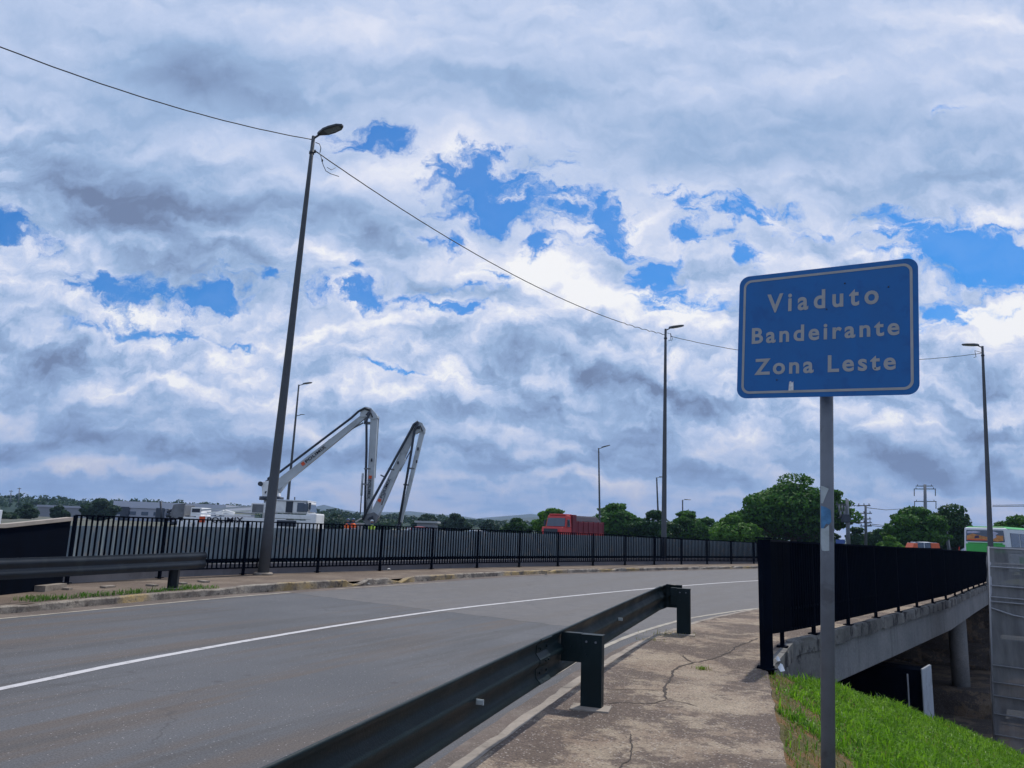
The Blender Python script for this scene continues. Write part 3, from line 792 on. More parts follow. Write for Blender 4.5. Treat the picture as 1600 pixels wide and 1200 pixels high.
# eroded far bank, ledges along it
b = MB(); bank = resample([Vector((12.5, 46.2, 0)), Vector((24.2, 40, 0)), Vector((36, 31, 0)), Vector((60, 29.5, 0))], .4)
nb = 26
for i, p in enumerate(bank):
    for j in range(nb + 1):
        f = j / nb
        if j >= nb - 4:                                   # shelf that carries the pier, then the last drop
            k_ = j - (nb - 4); f = .8; sh_ = (0, 2.8, 6.4, 6.8, 7.1)[k_]; zz_ = (-4.02, -4.06, -4.12, -4.5, -5.1)[k_]
            b.v.append((p.x - .5 * (1.9 + sh_) + wob((i * .3, k_), 1, .25, 4), p.y - .85 * (1.9 + sh_), zz_ + wob((i * .4, k_), 1, .08, 9))); continue
        f = j / (nb - 4) * .8; z = -.03 - 5.0 * f
        led = 0.55 * (f * 6 + .25 * wob((i * .12, f * 2), 1, 1, 3)) ; st = math.floor(led * 2) / 2 * .55
        out_ = f * 1.0 + st * 0.42 + wob((i * .35, f * 9), 1, .22, 6) + (.6 if f > .62 else 0)
        b.v.append((p.x - .5 * out_, p.y - .85 * out_, z + wob((i * .2, f * 3), 1, .10, 2)))
for i in range(len(bank) - 1):
    for j in range(nb):
        k = i * (nb + 1) + j; b.f.append((k, k + 1, k + nb + 2, k + nb + 1)); b.sm.append(False)
struct(b.build('far_bank', M['dirt']))

# ------------------------------------------------------------------ viaduct
vi = thing('viaduct', 'grey concrete road bridge with a long side beam and one round pier', 'bridge', (5.44, 14, 0))
VO = (5.44, 14, 0)
fr = resample(fenceR, .25)
b = MB()                                                     # deck slab
dk = [Vector((p.x, p.y, 0)) for p in fenceR[1:-1]] + [Vector((13.6, 46.5, 0)), Vector((4.0, 34, 0)), Vector((0.0, 18, 0)), Vector((3.1, 10.4, 0))]
n = len(dk)
b.v = [(p.x, p.y, -.008) for p in dk] + [(p.x, p.y, -.30) for p in dk]
tr = tessellate_polygon([dk])
for t in tr:
    up = (dk[t[1]] - dk[t[0]]).cross(dk[t[2]] - dk[t[0]]).z > 0
    t = tuple(t) if up else tuple(reversed(t)); b.f.append(t); b.f.append(tuple(i + n for i in reversed(t))); b.sm += [False, False]
for i in range(n): j = (i + 1) % n; b.f.append((i, i + n, j + n, j)); b.sm.append(False)
b.build('deck_slab', M['concrete'], vi, VO)
# ragged edge of the deck
b = MB(); pr = fr[1:]
eo = offset(pr, 0.10); ei = offset(pr, -0.02)
for i, p in enumerate(pr):
    ch = max(0, wob(p, 2.6, 1, 21) - .1) * .16 + abs(wob(p, 9, .02, 22)); c2 = max(0, wob(p, 3.3, 1, 31)) * .05
    lo = -.10 - wob(p, 2.1, .04, 24)
    b.v += [(ei[i].x, ei[i].y, p.z + .003), (eo[i].x - ch * .6, eo[i].y + ch * .3, p.z + .002 - ch * .4), (eo[i].x - c2 * .5, eo[i].y, p.z - .05 - ch * .6), (eo[i].x - c2, eo[i].y, lo), (ei[i].x, ei[i].y, lo)]
for i in range(len(pr) - 1):
    for k in range(4): b.f.append((5 * i + k, 5 * i + k + 1, 5 * i + 6 + k, 5 * i + 5 + k)); b.sm.append(False)
b.build('deck_edge', M['concrete_dirty'], vi, VO)
# beam under the edge
bp_ = [p for p in fr if p.y > 14.0 and p.y < 41.5]
bo = offset(bp_, 0.02); bi = offset(bp_, -0.45)
b = MB()
for i, p in enumerate(bp_):
    zt = -.08; zb = -.82 - .05 * math.sin(i * .3) * 0
    b.v += [(bo[i].x, bo[i].y, zt), (bo[i].x, bo[i].y, zb + .03), (bo[i].x - .03, bo[i].y + .02, zb), (bi[i].x, bi[i].y, zb), (bi[i].x, bi[i].y, zt)]
for i in range(len(bp_) - 1):
    for k in range(4): b.f.append((5 * i + k, 5 * i + k + 1, 5 * i + 6 + k, 5 * i + 5 + k)); b.sm.append(False)
b.f.append((4, 3, 2, 1, 0)); e = 5 * (len(bp_) - 1); b.f.append(tuple(e + k for k in range(5))); b.sm += [False, False]
b.build('beam', M['concrete'], vi, VO)
# block at the near end of the beam
b = MB(); q = [p for p in fr if p.y <= 14.35][1:]
qo = offset(q, .06); qi = offset(q, -.3)
for i, p in enumerate(q):
    j = wob(p, 6, .02, 5)
    b.v += [(qi[i].x, qi[i].y, -.10), (qo[i].x + j, qo[i].y, -.10), (qo[i].x + j * .4, qo[i].y, -1.6), (qi[i].x, qi[i].y, -1.6)]
for i in range(len(q) - 1):
    for k in range(4): a = 4 * i + k; c = 4 * i + (k + 1) % 4; b.f.append((a, c, c + 4, a + 4)); b.sm.append(False)
b.f.append((3, 2, 1, 0)); e = 4 * (len(q) - 1); b.f.append((e, e + 1, e + 2, e + 3)); b.sm += [False, False]
b.build('abutment_block', M['concrete_dirty'], vi, VO)
for (px, dd, r, zb) in ((1497, 34.5, .35, -4.0),):
    c = D(px, 1000, dd); b = MB(); b.tube([(c.x, c.y, -.8), (c.x, c.y, -5.0)], r, 28); b.build('pier', M['concrete'], vi, VO)
b = MB(); c = D(1497, 1000, 34.5); b.bar((c.x - 6, c.y + 4.6, -.62), (c.x + .25, c.y - .2, -.62), .8, .42); b.build('cross_beam', M['concrete'], vi, VO)
for k in range(2):                                             # inner piers of the same row
    c2 = Vector((c.x - 3.6 * (k + 1) * .8, c.y + 3.6 * (k + 1) * .6, 0)); b = MB(); b.tube([(c2.x, c2.y, -.8), (c2.x, c2.y, -5.0)], .4, 20); b.build('pier', M['concrete'], vi, VO)

# shed under the bridge, its white corrugated end
sc = D(1438, 1000, 19.5); dirb = Vector((.62, .785, 0)); sx = Vector((.785, -.62, 0))
sh = thing('site_shed', 'black shed under the bridge with a pale corrugated metal end panel', 'shed', (sc.x, sc.y, -5))
SO = (sc.x, sc.y, -5)
p0 = Vector((sc.x, sc.y, 0))
b = MB(); f0, f1 = p0 - sx * 5.2, p0
mid = (f0 + f1) / 2 + dirb * .36
b.box((mid.x, mid.y, -3.12), (5.2, .72, 3.76), math.atan2(sx.y, sx.x)); b.build('wall', M['fence'], sh, SO)
b = MB()
for k in range(9):                                             # ribs of the end sheet
    a = p0 + sx * .03 + dirb * (k * .11 - .12)
    b.bar((a.x, a.y, -5), (a.x, a.y, -1.18), .055, .05)
c = p0 + sx * .012 + dirb * .35; b.box((c.x, c.y, -3.09), (.012, 1.0, 3.82), math.atan2(sx.y, sx.x))
b.build('corrugated_panel', M['sign_grey'] if False else mat('pale_corrugated_sheet', (.46, .50, .55), .5, .12, 2, stains=(3, .5, (.28, .30, .33))), sh, SO)
b = MB(); a = p0 - sx * .33 - dirb * .02; b.bar((a.x, a.y, -5), (a.x, a.y, -1.35), .03, .03)
a = p0 - sx * 1.0 - dirb * .02; b.bar((a.x, a.y, -3.3), (a.x - .05, a.y, -1.9), .015, .015)
b.build('trim', mat('pale_trim', (.4, .42, .45), .6), sh, SO)

# wrapped scaffold --------------------------------------------------------------
def net_mat():
    m = bpy.data.materials.new('grey_debris_netting'); m.use_nodes = True
    t = NT(m.node_tree); bs = t.n['Principled BSDF']; co = t.new('ShaderNodeTexCoord').outputs['Object']
    mp = t.new('ShaderNodeMapping'); t.put(mp.inputs[0], co); mp.inputs['Scale'].default_value = (3, 3, .5)
    n = t.noise(mp.outputs[0], 1.2, 6, .6)
    t.put(bs.inputs['Base Color'], t.mix(t.mr(n, .35, .65), (.13, .135, .15), (.22, .225, .235))); bs.inputs['Roughness'].default_value = .5
    t.put(bs.inputs['Alpha'], t.mr(n, .3, .7, .80, .97))
    return m
s0 = D(1546, 850, 21.5); s0.z = -5
ex = Vector((.83, -.56, 0)); ey = Vector((.56, .83, 0))
ss = thing('wrapped_scaffold', 'tall scaffold tower wrapped in grey netting beside the bridge', 'scaffold', s0)
M['net'] = net_mat(); M['tubew'] = mat('pale_scaffold_tube', (.34, .35, .38), .5, .1, 3)
TOP = 6.78
LEAN = .30
def sp(a, c, z): return tuple(s0 + ex * (a - LEAN * (1 - z / TOP)) + ey * c + Vector((0, 0, z)))
WX, WY = 3.4, 1.6
b = MB()
NX = 34; NZ = 44
def netface(o, d1, L, nx):
    base = len(b.v); nd = Vector((d1.y, -d1.x, 0))
    for i in range(nx + 1):
        for k in range(NZ + 1):
            p = o + d1 * (L * i / nx) + Vector((0, 0, TOP * k / NZ)) - ex * (LEAN * (1 - k / NZ)); p += nd * (.05 * mnoise.noise(Vector((i * .35, k * .14, o.x))) + .03 * mnoise.noise(Vector((i * .9, k * .5, o.y))))
            b.v.append(tuple(p))
    for i in range(nx):
        for k in range(NZ): a = base + i * (NZ + 1) + k; b.f.append((a, a + NZ + 1, a + NZ + 2, a + 1)); b.sm.append(True)
netface(s0 - ey * .06, ex, WX, NX); netface(s0 - ex * .06, ey, WY, 12)
b.build('netting', M['net'], ss, s0)
for (a, c) in ((0, 0), (WX / 2, 0), (WX, 0), (0, WY), (WX / 2, WY), (WX, WY)):
    b = MB(); b.tube([sp(a, c, 0), sp(a, c, TOP)], .045, 8); b.build('upright', M['tubew'], ss, s0)
for z in (6.72, 6.22, 5.72, 5.42, 5.30, 3.65, 3.22, 2.88, 2.42, 1.9, 1.0):
    b = MB(); b.tube([sp(0, -.13, z + .02), sp(WX, -.13, z - .04)], .022, 6); b.tube([sp(0, WY, z), sp(WX, WY, z)], .022, 6); b.build('ledger', M['tubew'], ss, s0)
b = MB(); b.tube([sp(0, -.15, 5.15), sp(.5, -.15, 5.0), sp(WX, -.15, 4.6)], .02, 6); b.build('brace', M['tubew'], ss, s0)
for z in (6.3, 4.3, 2.3):
    b = MB(); c = s0 + ex * WX / 2 + ey * WY / 2; b.box((c.x, c.y, -5 + z), (WX - .1, WY - .1, .05), math.atan2(ex.y, ex.x)); b.build('plank_deck', M['grey_metal'], ss, s0)

# ------------------------------------------------------------------ bar fences
def bar_fence(name, label, path, h, posts_every, bars_z, mids, barw, bard, m, step=.16, leftpost=None, topw=.05):
    path = [p for p in path]
    st = resample(path, step); th = thing(name, label, 'fence', st[0]); O = st[0]
    npan = posts_every
    for k in range(0, len(st) - 1, npan):
        seg = st[k:min(k + npan + 1, len(st))]
        if len(seg) < 2: break
        b = MB()
        for i, p in enumerate(seg[:-1] if k + npan < len(st) else seg):
            if i == 0: continue
            q = seg[min(i + 1, len(seg) - 1)]; r_ = seg[i - 1]; a = math.atan2(q.y - r_.y, q.x - r_.x)
            z0 = bars_z(p); z1 = h(p) - .01
            b.box((p.x, p.y, (z0 + z1) / 2), (barw, bard, z1 - z0), a + rr.uniform(-.05, .05))
        b.build('bar_panel', m, th, O)
        b = MB()
        for i in range(len(seg) - 1):
            a, c = seg[i], seg[i + 1]
            b.bar((a.x, a.y, h(a)), (c.x, c.y, h(c)), topw, .035)
        b.build('top_rail', m, th, O)
        for mz in mids:
            b = MB()
            for i in range(len(seg) - 1): a, c = seg[i], seg[i + 1]; b.bar((a.x, a.y, mz(a)), (c.x, c.y, mz(c)), bard * .6, .04)
            b.build('rail', m, th, O)
        p = seg[0]; q = seg[1]; b = MB(); a = math.atan2(q.y - p.y, q.x - p.x)
        z0 = p.z - .02; b.box((p.x, p.y, (z0 + h(p)) / 2), (.06, min(bard * .7, .06) if bard > .06 else .08, h(p) - z0), a); b.box((p.x, p.y, p.z + .01), (.16, .16, .02), a)
        b.build('post', m, th, O)
    return th
# far fence, a row of steel sheets and a low parapet behind it
hF = lambda p: 1.72 if p.y < 40 else 1.72 - min(.24, (p.y - 40) * .017)
bar_fence('bar_fence', 'long dark bar fence along the far side of the road behind the tall street lamp', fenceF, hF, 18, lambda p: p.z + .17,
          [lambda p: p.z + .40, lambda p: p.z + .19], .021, .05, M['fence'], .16)
hb = resample(offset(fenceF, -.65), .1)
hb = [p for p in hb if p.y < 56]
th = thing('sheet_barrier', 'blue grey corrugated steel barrier standing behind the far bar fence', 'barrier', hb[0])
for k in range(0, len(hb) - 30, 30):
    seg = hb[k:k + 31]; b = MB(); so = offset(seg, .035)
    for i, p in enumerate(seg):
        q = so[i] if i % 4 in (1, 2) else p; zt = 1.46 + min(.16, max(0, (p.y - 19) * .012)) - (max(0, p.y - 42) * .012)
        b.v += [(q.x, q.y, .36), (q.x, q.y, zt)]
    for i in range(len(seg) - 1): b.f.append((2 * i, 2 * i + 2, 2 * i + 3, 2 * i + 1)); b.sm.append(False)
    b.build('steel_sheet', M['hoard'], th, hb[0])
    b = MB(); a, c = seg[0], seg[-1]; b.bar((a.x, a.y, .53), (c.x, c.y, .53), .12, .10); b.build('bottom_rail', M['fence'], th, hb[0])
    b = MB(); zt = 1.47 + min(.16, max(0, (a.y - 19) * .012)); b.bar((a.x, a.y, 0.1), (a.x, a.y, zt), .06, .06); b.build('upright', M['fence'], th, hb[0])
pp = resample(offset(fenceF, -.38), 1.0); pp = [p for p in pp if p.y < 60]
b = MB()
for a, c in zip(pp, pp[1:]): b.bar((a.x, a.y, .26), (c.x, c.y, .26), .22, .38)
tag(b.build('low_parapet', M['slab_grey'], None, pp[0]), 'low pale concrete kerb wall at the foot of the far bar fence', 'wall')

# near fence on the bridge edge
def hR(p): return 1.73 - max(0, p.y - 12) * .0085
def bR(p): return .56 - (.27 * min(1, max(0, (p.y - 10.2) / 3.0))) - max(0, p.y - 14) * .003
fR = [Vector((p.x, p.y, p.z)) for p in fenceR]
nf = bar_fence('bar_fence', 'dark bar fence on the edge of the bridge behind the blue sign', resample(fR, .04), hR, 20, bR, [lambda p: bR(p) + .01, lambda p: bR(p) + .35], .022, .085, M['fence'], .11, topw=.06)
b = MB(); c = Vector((3.33, 10.12, 0)); a_ = rad(20)
b.box((c.x, c.y, .94), (.13, .10, 1.62), a_); b.box((c.x, c.y, 1.765), (.16, .14, .02), a_); b.box((c.x + .01, c.y - .03, .160), (.17, .14, .012), a_)
b.build('end_post', M['fence'], nf, fR[0] if False else resample(resample(fR, .04), .11)[0], 0.006)
# solid dark barrier with a pale coping, left
L0, L1 = Vector((-9.80, 17.55, 0)), Vector((-10.75, 5.5, 0))
sb = thing('solid_barrier', 'solid dark barrier with pale coping at the left edge beyond the guardrail', 'barrier', L0)
b = MB(); dl = (L1 - L0).normalized(); nl = Vector((-dl.y, dl.x, 0))
pts_ = [(L0, 1.66), (L0.lerp(L1, .17), 1.49), (L1, 1.40)]
for (a, za), (c, zc_) in zip(pts_, pts_[1:]):
    v = [];
    for p, zt in ((a, za), (c, zc_)):
        for s_ in (-.04, .04): v.append(p + nl * s_)
    b._hex([(*v[0][:2], .05), (*v[1][:2], .05), (*v[3][:2], .05), (*v[2][:2], .05), (*v[0][:2], za - .06), (*v[1][:2], za - .06), (*v[3][:2], zc_ - .06), (*v[2][:2], zc_ - .06)])
b.build('panel', M['fence'], sb, L0)
b = MB()
for (a, za), (c, zc_) in zip(pts_, pts_[1:]): b.bar((a.x, a.y, za - .022), (c.x, c.y, zc_ - .022), .16, .075)
b.build('coping', M['tan_cap'], sb, L0)
b = MB(); b.box((L0.x + .05, L0.y - .5, .16), (.3, .8, .18), 0); b.build('footing', M['kerb'], sb, L0)
b = MB()
for i in range(0, 9, 2):
    p = Vector((-9.6 + i * .26, 17.3 + i * .42, .15)); b.box((p.x + wob(p, 1, .5, 3), p.y, .15), (.16 + .1 * (i % 3), .15, .04 + .02 * (i % 2)), i * .7)
for o_ in b.build('concrete_lump', M['kerb'], None, (-9.6, 17.3, .15), 0, 'all'): tag(o_, 'lump of broken concrete on the far pavement behind the left guardrail', 'concrete lump', 'lumps of broken concrete behind the left guardrail')

# ------------------------------------------------------------------ guardrails
def w_profile(H, side):
    z = [0, .012, .055, .125, .175, .205, .255, .325, .368, .38]
    o = [.010, 0, .044, .050, .010, .010, .050, .044, 0, .010]
    fr_ = [(side * -x, q * H / .38) for x, q in zip(o, z)]
    bk_ = [(side * (-x + .008), q * H / .38) for x, q in zip(o, z)]
    return fr_ + bk_[::-1]
def guardrail(name, label, path, H, side, posts, refl, m, joints=()):
    th = thing(name, label, 'guardrail', (path[0].x, path[0].y, 0)); O = (path[0].x, path[0].y, 0)
    pr = w_profile(H, side); n = len(pr); b = MB()
    for i, p in enumerate(path):
        a = path[max(i - 1, 0)]; c = path[min(i + 1, len(path) - 1)]; t = Vector((c.x - a.x, c.y - a.y, 0)).normalized(); nn = Vector((t.y, -t.x, 0))
        for (o, z) in pr: b.v.append((p.x + nn.x * o, p.y + nn.y * o, p.z - H + z))
    for i in range(len(path) - 1):
        for k in range(n):
            a = i * n + k; c = i * n + (k + 1) % n; b.f.append((a, c, c + n, a + n)); b.sm.append(k not in (n - 1, n // 2 - 1))
    b.f.append(tuple(range(n))); b.f.append(tuple(reversed(range((len(path) - 1) * n, len(path) * n)))); b.sm += [False, False]
    b.build('rail', m, th, O)
    for (x, y, zt, w_, ang, br) in posts:
        b = MB(); zb = .14
        dx, dy = math.cos(ang), math.sin(ang)
        # channel section: web and two flanges
        b.box((x, y, (zb + zt) / 2), (w_, .012, zt - zb), ang)
        for s_ in (-1, 1): b.box((x + dx * s_ * (w_ / 2 - .006) - dy * .045, y + dy * s_ * (w_ / 2 - .006) + dx * .045, (zb + zt) / 2), (.012, .10, zt - zb), ang)
        b.box((x - dy * .045, y + dx * .045, zt), (w_ + .01, .11, .012), ang)
        po = b.build('post', m, th, O, .003)
        b = MB(); bx_, by_ = x - dx * (w_ / 2 + br / 2), y - dy * (w_ / 2 + br / 2)
        b.box((bx_, by_, zt - .12), (br, .012, .25), ang)
        for s_ in (0, 1): b.box((bx_ - dy * .035, by_ + dx * .035, zt - .245 + .25 * s_), (br, .08, .012), ang)
        br_ = b.build('bracket', m, po, O, .003)
        b = MB(); b.box((x, y, .152), (w_ + .16, .26, .022), ang + .1); b.build('base_pad', M['kerb'], po, O, .006)
    # lap joints with their bolts
    for y_ in joints:
        i = min(range(1, len(path) - 1), key=lambda k: abs(path[k].y - y_)); a, c = path[i - 1], path[i + 1]; t = Vector((c.x - a.x, c.y - a.y, 0)).normalized(); nn = Vector((t.y, -t.x, 0))
        b = MB()
        for k_, s_ in enumerate((-.16, .16)):
            q = path[i] + t * s_
            for (o, z) in pr[:n // 2]: b.v.append((q.x + nn.x * (o + .013), q.y + nn.y * (o + .013), q.z - H + z))
            for (o, z) in pr[:n // 2][::-1]: b.v.append((q.x + nn.x * (o + .009), q.y + nn.y * (o + .009), q.z - H + z))
        for k in range(n): b.f.append((k, (k + 1) % n, n + (k + 1) % n, n + k)); b.sm.append(False)
        b.f.append(tuple(range(n))); b.f.append(tuple(reversed(range(n, 2 * n)))); b.sm += [False, False]
        lp = b.build('lap_joint', m, th, O)
        for (s_, z) in ((-.10, .09), (-.10, .29), (.10, .09), (.10, .29), (-.04, .19), (.04, .19)):
            q = path[i] + t * s_; o = -.036 * side if z != .19 else .0
            b = MB(); c0 = Vector((q.x, q.y, q.z - H + z)) + nn * (o + .012); b.tube([c0, c0 + nn * .014], [.012, .010], 6, True, False); b.build('bolt', m, lp, O)
    for (x, y, zt, w_, ang, br) in posts:
        dx, dy = math.cos(ang), math.sin(ang)
        for (u, z) in ((-w_ * .25, -.06), (w_ * .2, -.06), (-w_ * .25, -.18), (-w_ * .5 - br * .5, -.12)):
            c0 = Vector((x + dx * u + dy * .006, y + dy * u - dx * .006, zt + z)); b = MB(); b.tube([c0, c0 + Vector((dy, -dx, 0)) * .010], [.012, .010], 6, True, False); b.build('bolt', M['galv'] if z > -.1 else m, th, O)
    for (c, ang) in refl:
        b = MB(); b.box(c, (.045, .012, .026), ang); b.box((c[0], c[1] + .004, c[2]), (.055, .008, .036), ang); b.build('reflector', M['paper'], th, O)
    return th
gp = smooth([(-6.0, -12, .82), (-3.6, -5, .80), (-.92, 3.24, .80), (.53, 7.5, .84), (2.55, 13.0, .93), (2.74, 13.38, .955), (2.88, 13.52, .955), (3.03, 13.50, .95)], .2)
gp = [p if p.y < 13.2 else Vector((p.x, p.y, p.z - max(0, (p.y - 13.3)) * .10)) for p in gp]
perp = math.atan2(-.35, .94)
q1 = D(713, 1095, 5.65); q2 = D(968, 960, 10.4)
def rail_x(y):
    for a, c in zip(gp, gp[1:]):
        if a.y <= y <= c.y: return a.x + (c.x - a.x) * (y - a.y) / (c.y - a.y)
    return 0
guardrail('guardrail', 'dark green steel guardrail running up beside the cracked pavement in the foreground', gp, .38, 1,
          [(.84, 7.56, .80, .20, perp, .20), (2.99, 13.25, .885, .22, perp, .10), (-1.25, 1.3, .78, .20, perp, .2)],
          [((rail_x(y_) + .03, y_, z_), rad(-20) + math.pi / 2 * 0) for y_, z_ in ((5.5, .60), (10.0, .70))], M['rail'], (7.15,))
gl = smooth([(-13.6, 2, .90), (-11.3, 8, .92), (-8.95, 14.1, .93), (-7.62, 17.6, .96), (D(321, 870, 18.9).x, 18.9, .97)], .3)
guardrail('guardrail', 'dark steel guardrail end beyond the road at the left edge above the grassy kerb', gl, .38, -1,
          [(-7.62, 18.3, .93, .22, rad(0) + math.pi, .01), (-9.95, 12.4, .9, .22, math.pi, .01)], [], M['barrier'])

# ------------------------------------------------------------------ name sign
st_ = thing('street_name_sign', 'blue rectangular sign with grey lettering Viaduto Bandeirante Zona Leste on a steel pole', 'sign', (1.80, 4.55, 0))
SG = (1.80, 4.55, 0)
BL, BR_ = Vector((1.445, 4.85, 2.63)), Vector((2.300, 4.25, 2.583)); xd = (BR_ - BL); WS = xd.length; xd.normalize(); HS = .808
yd = Vector((0, 0, 1)); yd = (yd - xd * yd.dot(xd)).normalized(); nd = xd.cross(yd)     # nd faces the camera
cc = BL + xd * WS / 2 + yd * HS / 2
def rrect(w_, h_, r, n=8):
    o = []
    for cx, cy, a0 in ((w_ / 2 - r, h_ / 2 - r, 0), (-w_ / 2 + r, h_ / 2 - r, 90), (-w_ / 2 + r, -h_ / 2 + r, 180), (w_ / 2 - r, -h_ / 2 + r, 270)):
        for k in range(n + 1): a = rad(a0 + 90 * k / n); o.append((cx + r * math.cos(a), cy + r * math.sin(a)))
    return o
def onsign(x, y, z): return cc + xd * x + yd * y + nd * z
b = MB(); o_ = rrect(WS, HS, .062); n = len(o_)
fr1 = [onsign(x, y, .0015) for x, y in o_]; bk1 = [onsign(x, y, -.0015) for x, y in o_]
b.face(fr1); b.face(bk1[::-1])
for i in range(n): j = (i + 1) % n; b.face([fr1[j], fr1[i], bk1[i], bk1[j]])
plate = b.build('plate', M['sign_blue'], st_, SG)
b = MB(); o1 = rrect(WS - .058, HS - .058, .050); o2 = rrect(WS - .088, HS - .088, .038)
for i in range(n): j = (i + 1) % n; b.face([onsign(*o1[i], .0030), onsign(*o1[j], .0030), onsign(*o2[j], .0030), onsign(*o2[i], .0030)])
b.build('border', M['sign_grey'], plate, SG)
def sline(txt, x0, x1, yb, size, sp):
    l = cc + xd * x0 + yd * yb + nd * .0028 - Vector(SG)
    return text_mesh('lettering', txt, size, M['sign_grey'], plate, l, xd, yd, .0006, .0042 * size / .17, sp, x1 - x0)
# px across the plate: left edge 1153, right 1434
def fx(f): return (f - .5) * WS
sline('Viaduto', fx(.175), fx(.800), .150, .165, 1.42)
sline('Bandeirante', fx(.085), fx(.905), -.048, .142, 1.28)
sline('Zona Leste', fx(.105), fx(.885), -.252, .142, 1.26)
b = MB(); x_, y_ = fx(.325), -.335
b.face([onsign(x_ - .016, y_ - .027, .004), onsign(x_ + .014, y_ - .026, .004), onsign(x_ + .013, y_ + .030, .004), onsign(x_ + .004, y_ + .022, .004), onsign(x_ - .002, y_ + .033, .004), onsign(x_ - .012, y_ + .028, .004)])
b.build('sticker', mat('white_paper_scrap', (.62, .64, .66), .7, .3, 60), plate, SG)
b = MB()
for (u, v) in ((.62, .36), (.78, -.30), (.24, -.36), (.85, .30), (.52, .17)):
    c = onsign((u - .5) * WS, v * HS, .0022); b.sphere(tuple(c), .005, 8, 5)
b.build('rivet', M['dark_metal'], plate, SG)
# pole, clamps, torn stickers
pb, pt_ = Vector((1.824, 4.60, 0.0)), Vector((1.958, 4.635, 3.30)); pd = (pt_ - pb).normalized()
b = MB(); b.tube([pb, pt_], .0385, 24); pole = b.build('pole', M['galv'], st_, SG)
b = MB(); b.tube([pt_, pt_ + pd * .012], [.041, .03], 20); b.build('cap', M['galv'], pole, SG)
for z in (2.75, 3.25):
    c = pb + pd * (z / pd.z); b = MB(); b.tube([c - pd * .02, c + pd * .02], .043, 20); b.bar(c - xd * .25 + nd * .040, c + xd * .25 + nd * .040, .006, .03)
    b.build('clamp', M['galv'], pole, SG)
def sticker(poly, m, nm):
    """poly: (angle on the pipe in degrees, height)"""
    b = MB(); r = .0395
    a0 = min(p[0] for p in poly); a1 = max(p[0] for p in poly)
    # slice the outline in angle
    def zr(a):
        zs = []
        for (x0, z0), (x1, z1) in zip(poly, poly[1:] + poly[:1]):
            if min(x0, x1) <= a <= max(x0, x1) and x0 != x1: zs.append(z0 + (z1 - z0) * (a - x0) / (x1 - x0))
        return (min(zs), max(zs)) if zs else (0, 0)
    N = 16; prev = None
    for i in range(N + 1):
        a = a0 + (a1 - a0) * (i + .02) / (N + .04); lo, hi = zr(a)
        ang = rad(a); o = Vector((math.cos(ang), math.sin(ang), 0)) * r
        cur = [pb + pd * lo + o, pb + pd * hi + o]
        if prev: b.face([prev[0], cur[0], cur[1], prev[1]])
        prev = cur
    b.build(nm, m, pole, SG)
def zz(py): return D(1292, py, 4.52).z
sticker([(188, zz(757)), (215, zz(758)), (262, zz(762)), (236, zz(774)), (214, zz(785)), (188, zz(785))], M['paper'], 'torn_sticker')
sticker([(188, zz(789)), (236, zz(791)), (282, zz(796)), (284, zz(814)), (262, zz(819)), (240, zz(817)), (215, zz(826)), (188, zz(824))], M['blue_sticker'], 'blue_sticker')
sticker([(188, zz(825)), (230, zz(825)), (264, zz(819)), (264, zz(860)), (225, zz(861)), (200, zz(860)), (188, zz(850))], M['paper'], 'torn_sticker')

# ------------------------------------------------------------------ street lamps
def lamp_head(b, bl, o, d, L, tilt):
    """flat tapering luminaire: o root, d plan direction"""
    d = Vector((d[0], d[1], 0)).normalized(); d = (d * math.cos(tilt) + Vector((0, 0, 1)) * math.sin(tilt)).normalized()
    s_ = d.cross(Vector((0, 0, 1))).normalized(); u = s_.cross(d).normalized()
    o = Vector(o)
    prof = [(0, .05), (.10, .09), (.30, .19), (.55, .21), (.85, .17), (1, .05)]
    top, bot, mid = [], [], []
    def P3(l, w_, h): return o + d * (l * L) + s_ * (w_ * L) + u * (h * L)
    ring = [(l, w_) for l, w_ in prof] + [(l, -w_) for l, w_ in reversed(prof)]
    n = len(ring)
    A = [P3(l, w_, -.015) for l, w_ in ring]; B_ = [P3(l, w_, .05) for l, w_ in ring]; C_ = [P3(.06 + l * .82, w_ * .7, .115 - .04 * l) for l, w_ in ring]
    b.face(A[::-1]); b.face(C_)
    for i in range(n):
        j = (i + 1) % n; b.face([A[i], A[j], B_[j], B_[i]]); b.face([B_[i], B_[j], C_[j], C_[i]])
    bl.face([P3(l, w_, -.022) for l, w_ in ((.32, .14), (.9, .12), (.9, -.12), (.32, -.14))][::1])
def street_lamp(label, base, top, heads, r0, r1, group='street lamps', arm=.12, nseg=10, extra=None):
    th = thing('street_lamp', label, 'street lamp', base, 0, group); O = base
    base, top = Vector(base), Vector(top); ax = (top - base)
    b = MB(); b.tube([base + ax * (i / 8) for i in range(9)], [r0 + (r1 - r0) * (i / 8) for i in range(9)], nseg)
    po = b.build('pole', M['pole'] if r0 > .1 else M['galv'], th, O)
    if r0 > .15:
        b = MB(); b.tube([base + Vector((0, 0, -.02)), base + Vector((0, 0, .05))], [r0 * 1.8, r0 * 1.6], 14); b.build('footing', M['kerb'], th, O)
        b = MB(); p = base + ax * .955; b.tube([p, p + ax * .006], r1 * 1.45, 10); b.build('collar', M['dark_metal'], th, O)
    for (z, d, L, tilt) in heads:
        p = base + ax * z; dd = Vector((d[0], d[1], 0)).normalized()
        b = MB(); a = p + Vector((0, 0, -.06)); e = p + dd * (arm + r1) + Vector((0, 0, .03)); b.tube([a - dd * .02, a + dd * r1, e + dd * .06], .035 if L < 1.2 else .05, 8); b.build('arm', M['lamp'], th, O)
        b = MB(); bl = MB(); lamp_head(b, bl, e, d, L, tilt); h_ = b.build('lamp_head', M['lamp'], th, O); bl.build('lens', M['lens'], h_, O)
    if extra: extra(th, O)
    return th
l1b = P(411, 897, .15); l1t = D(490, 213, l1b.y + .05)
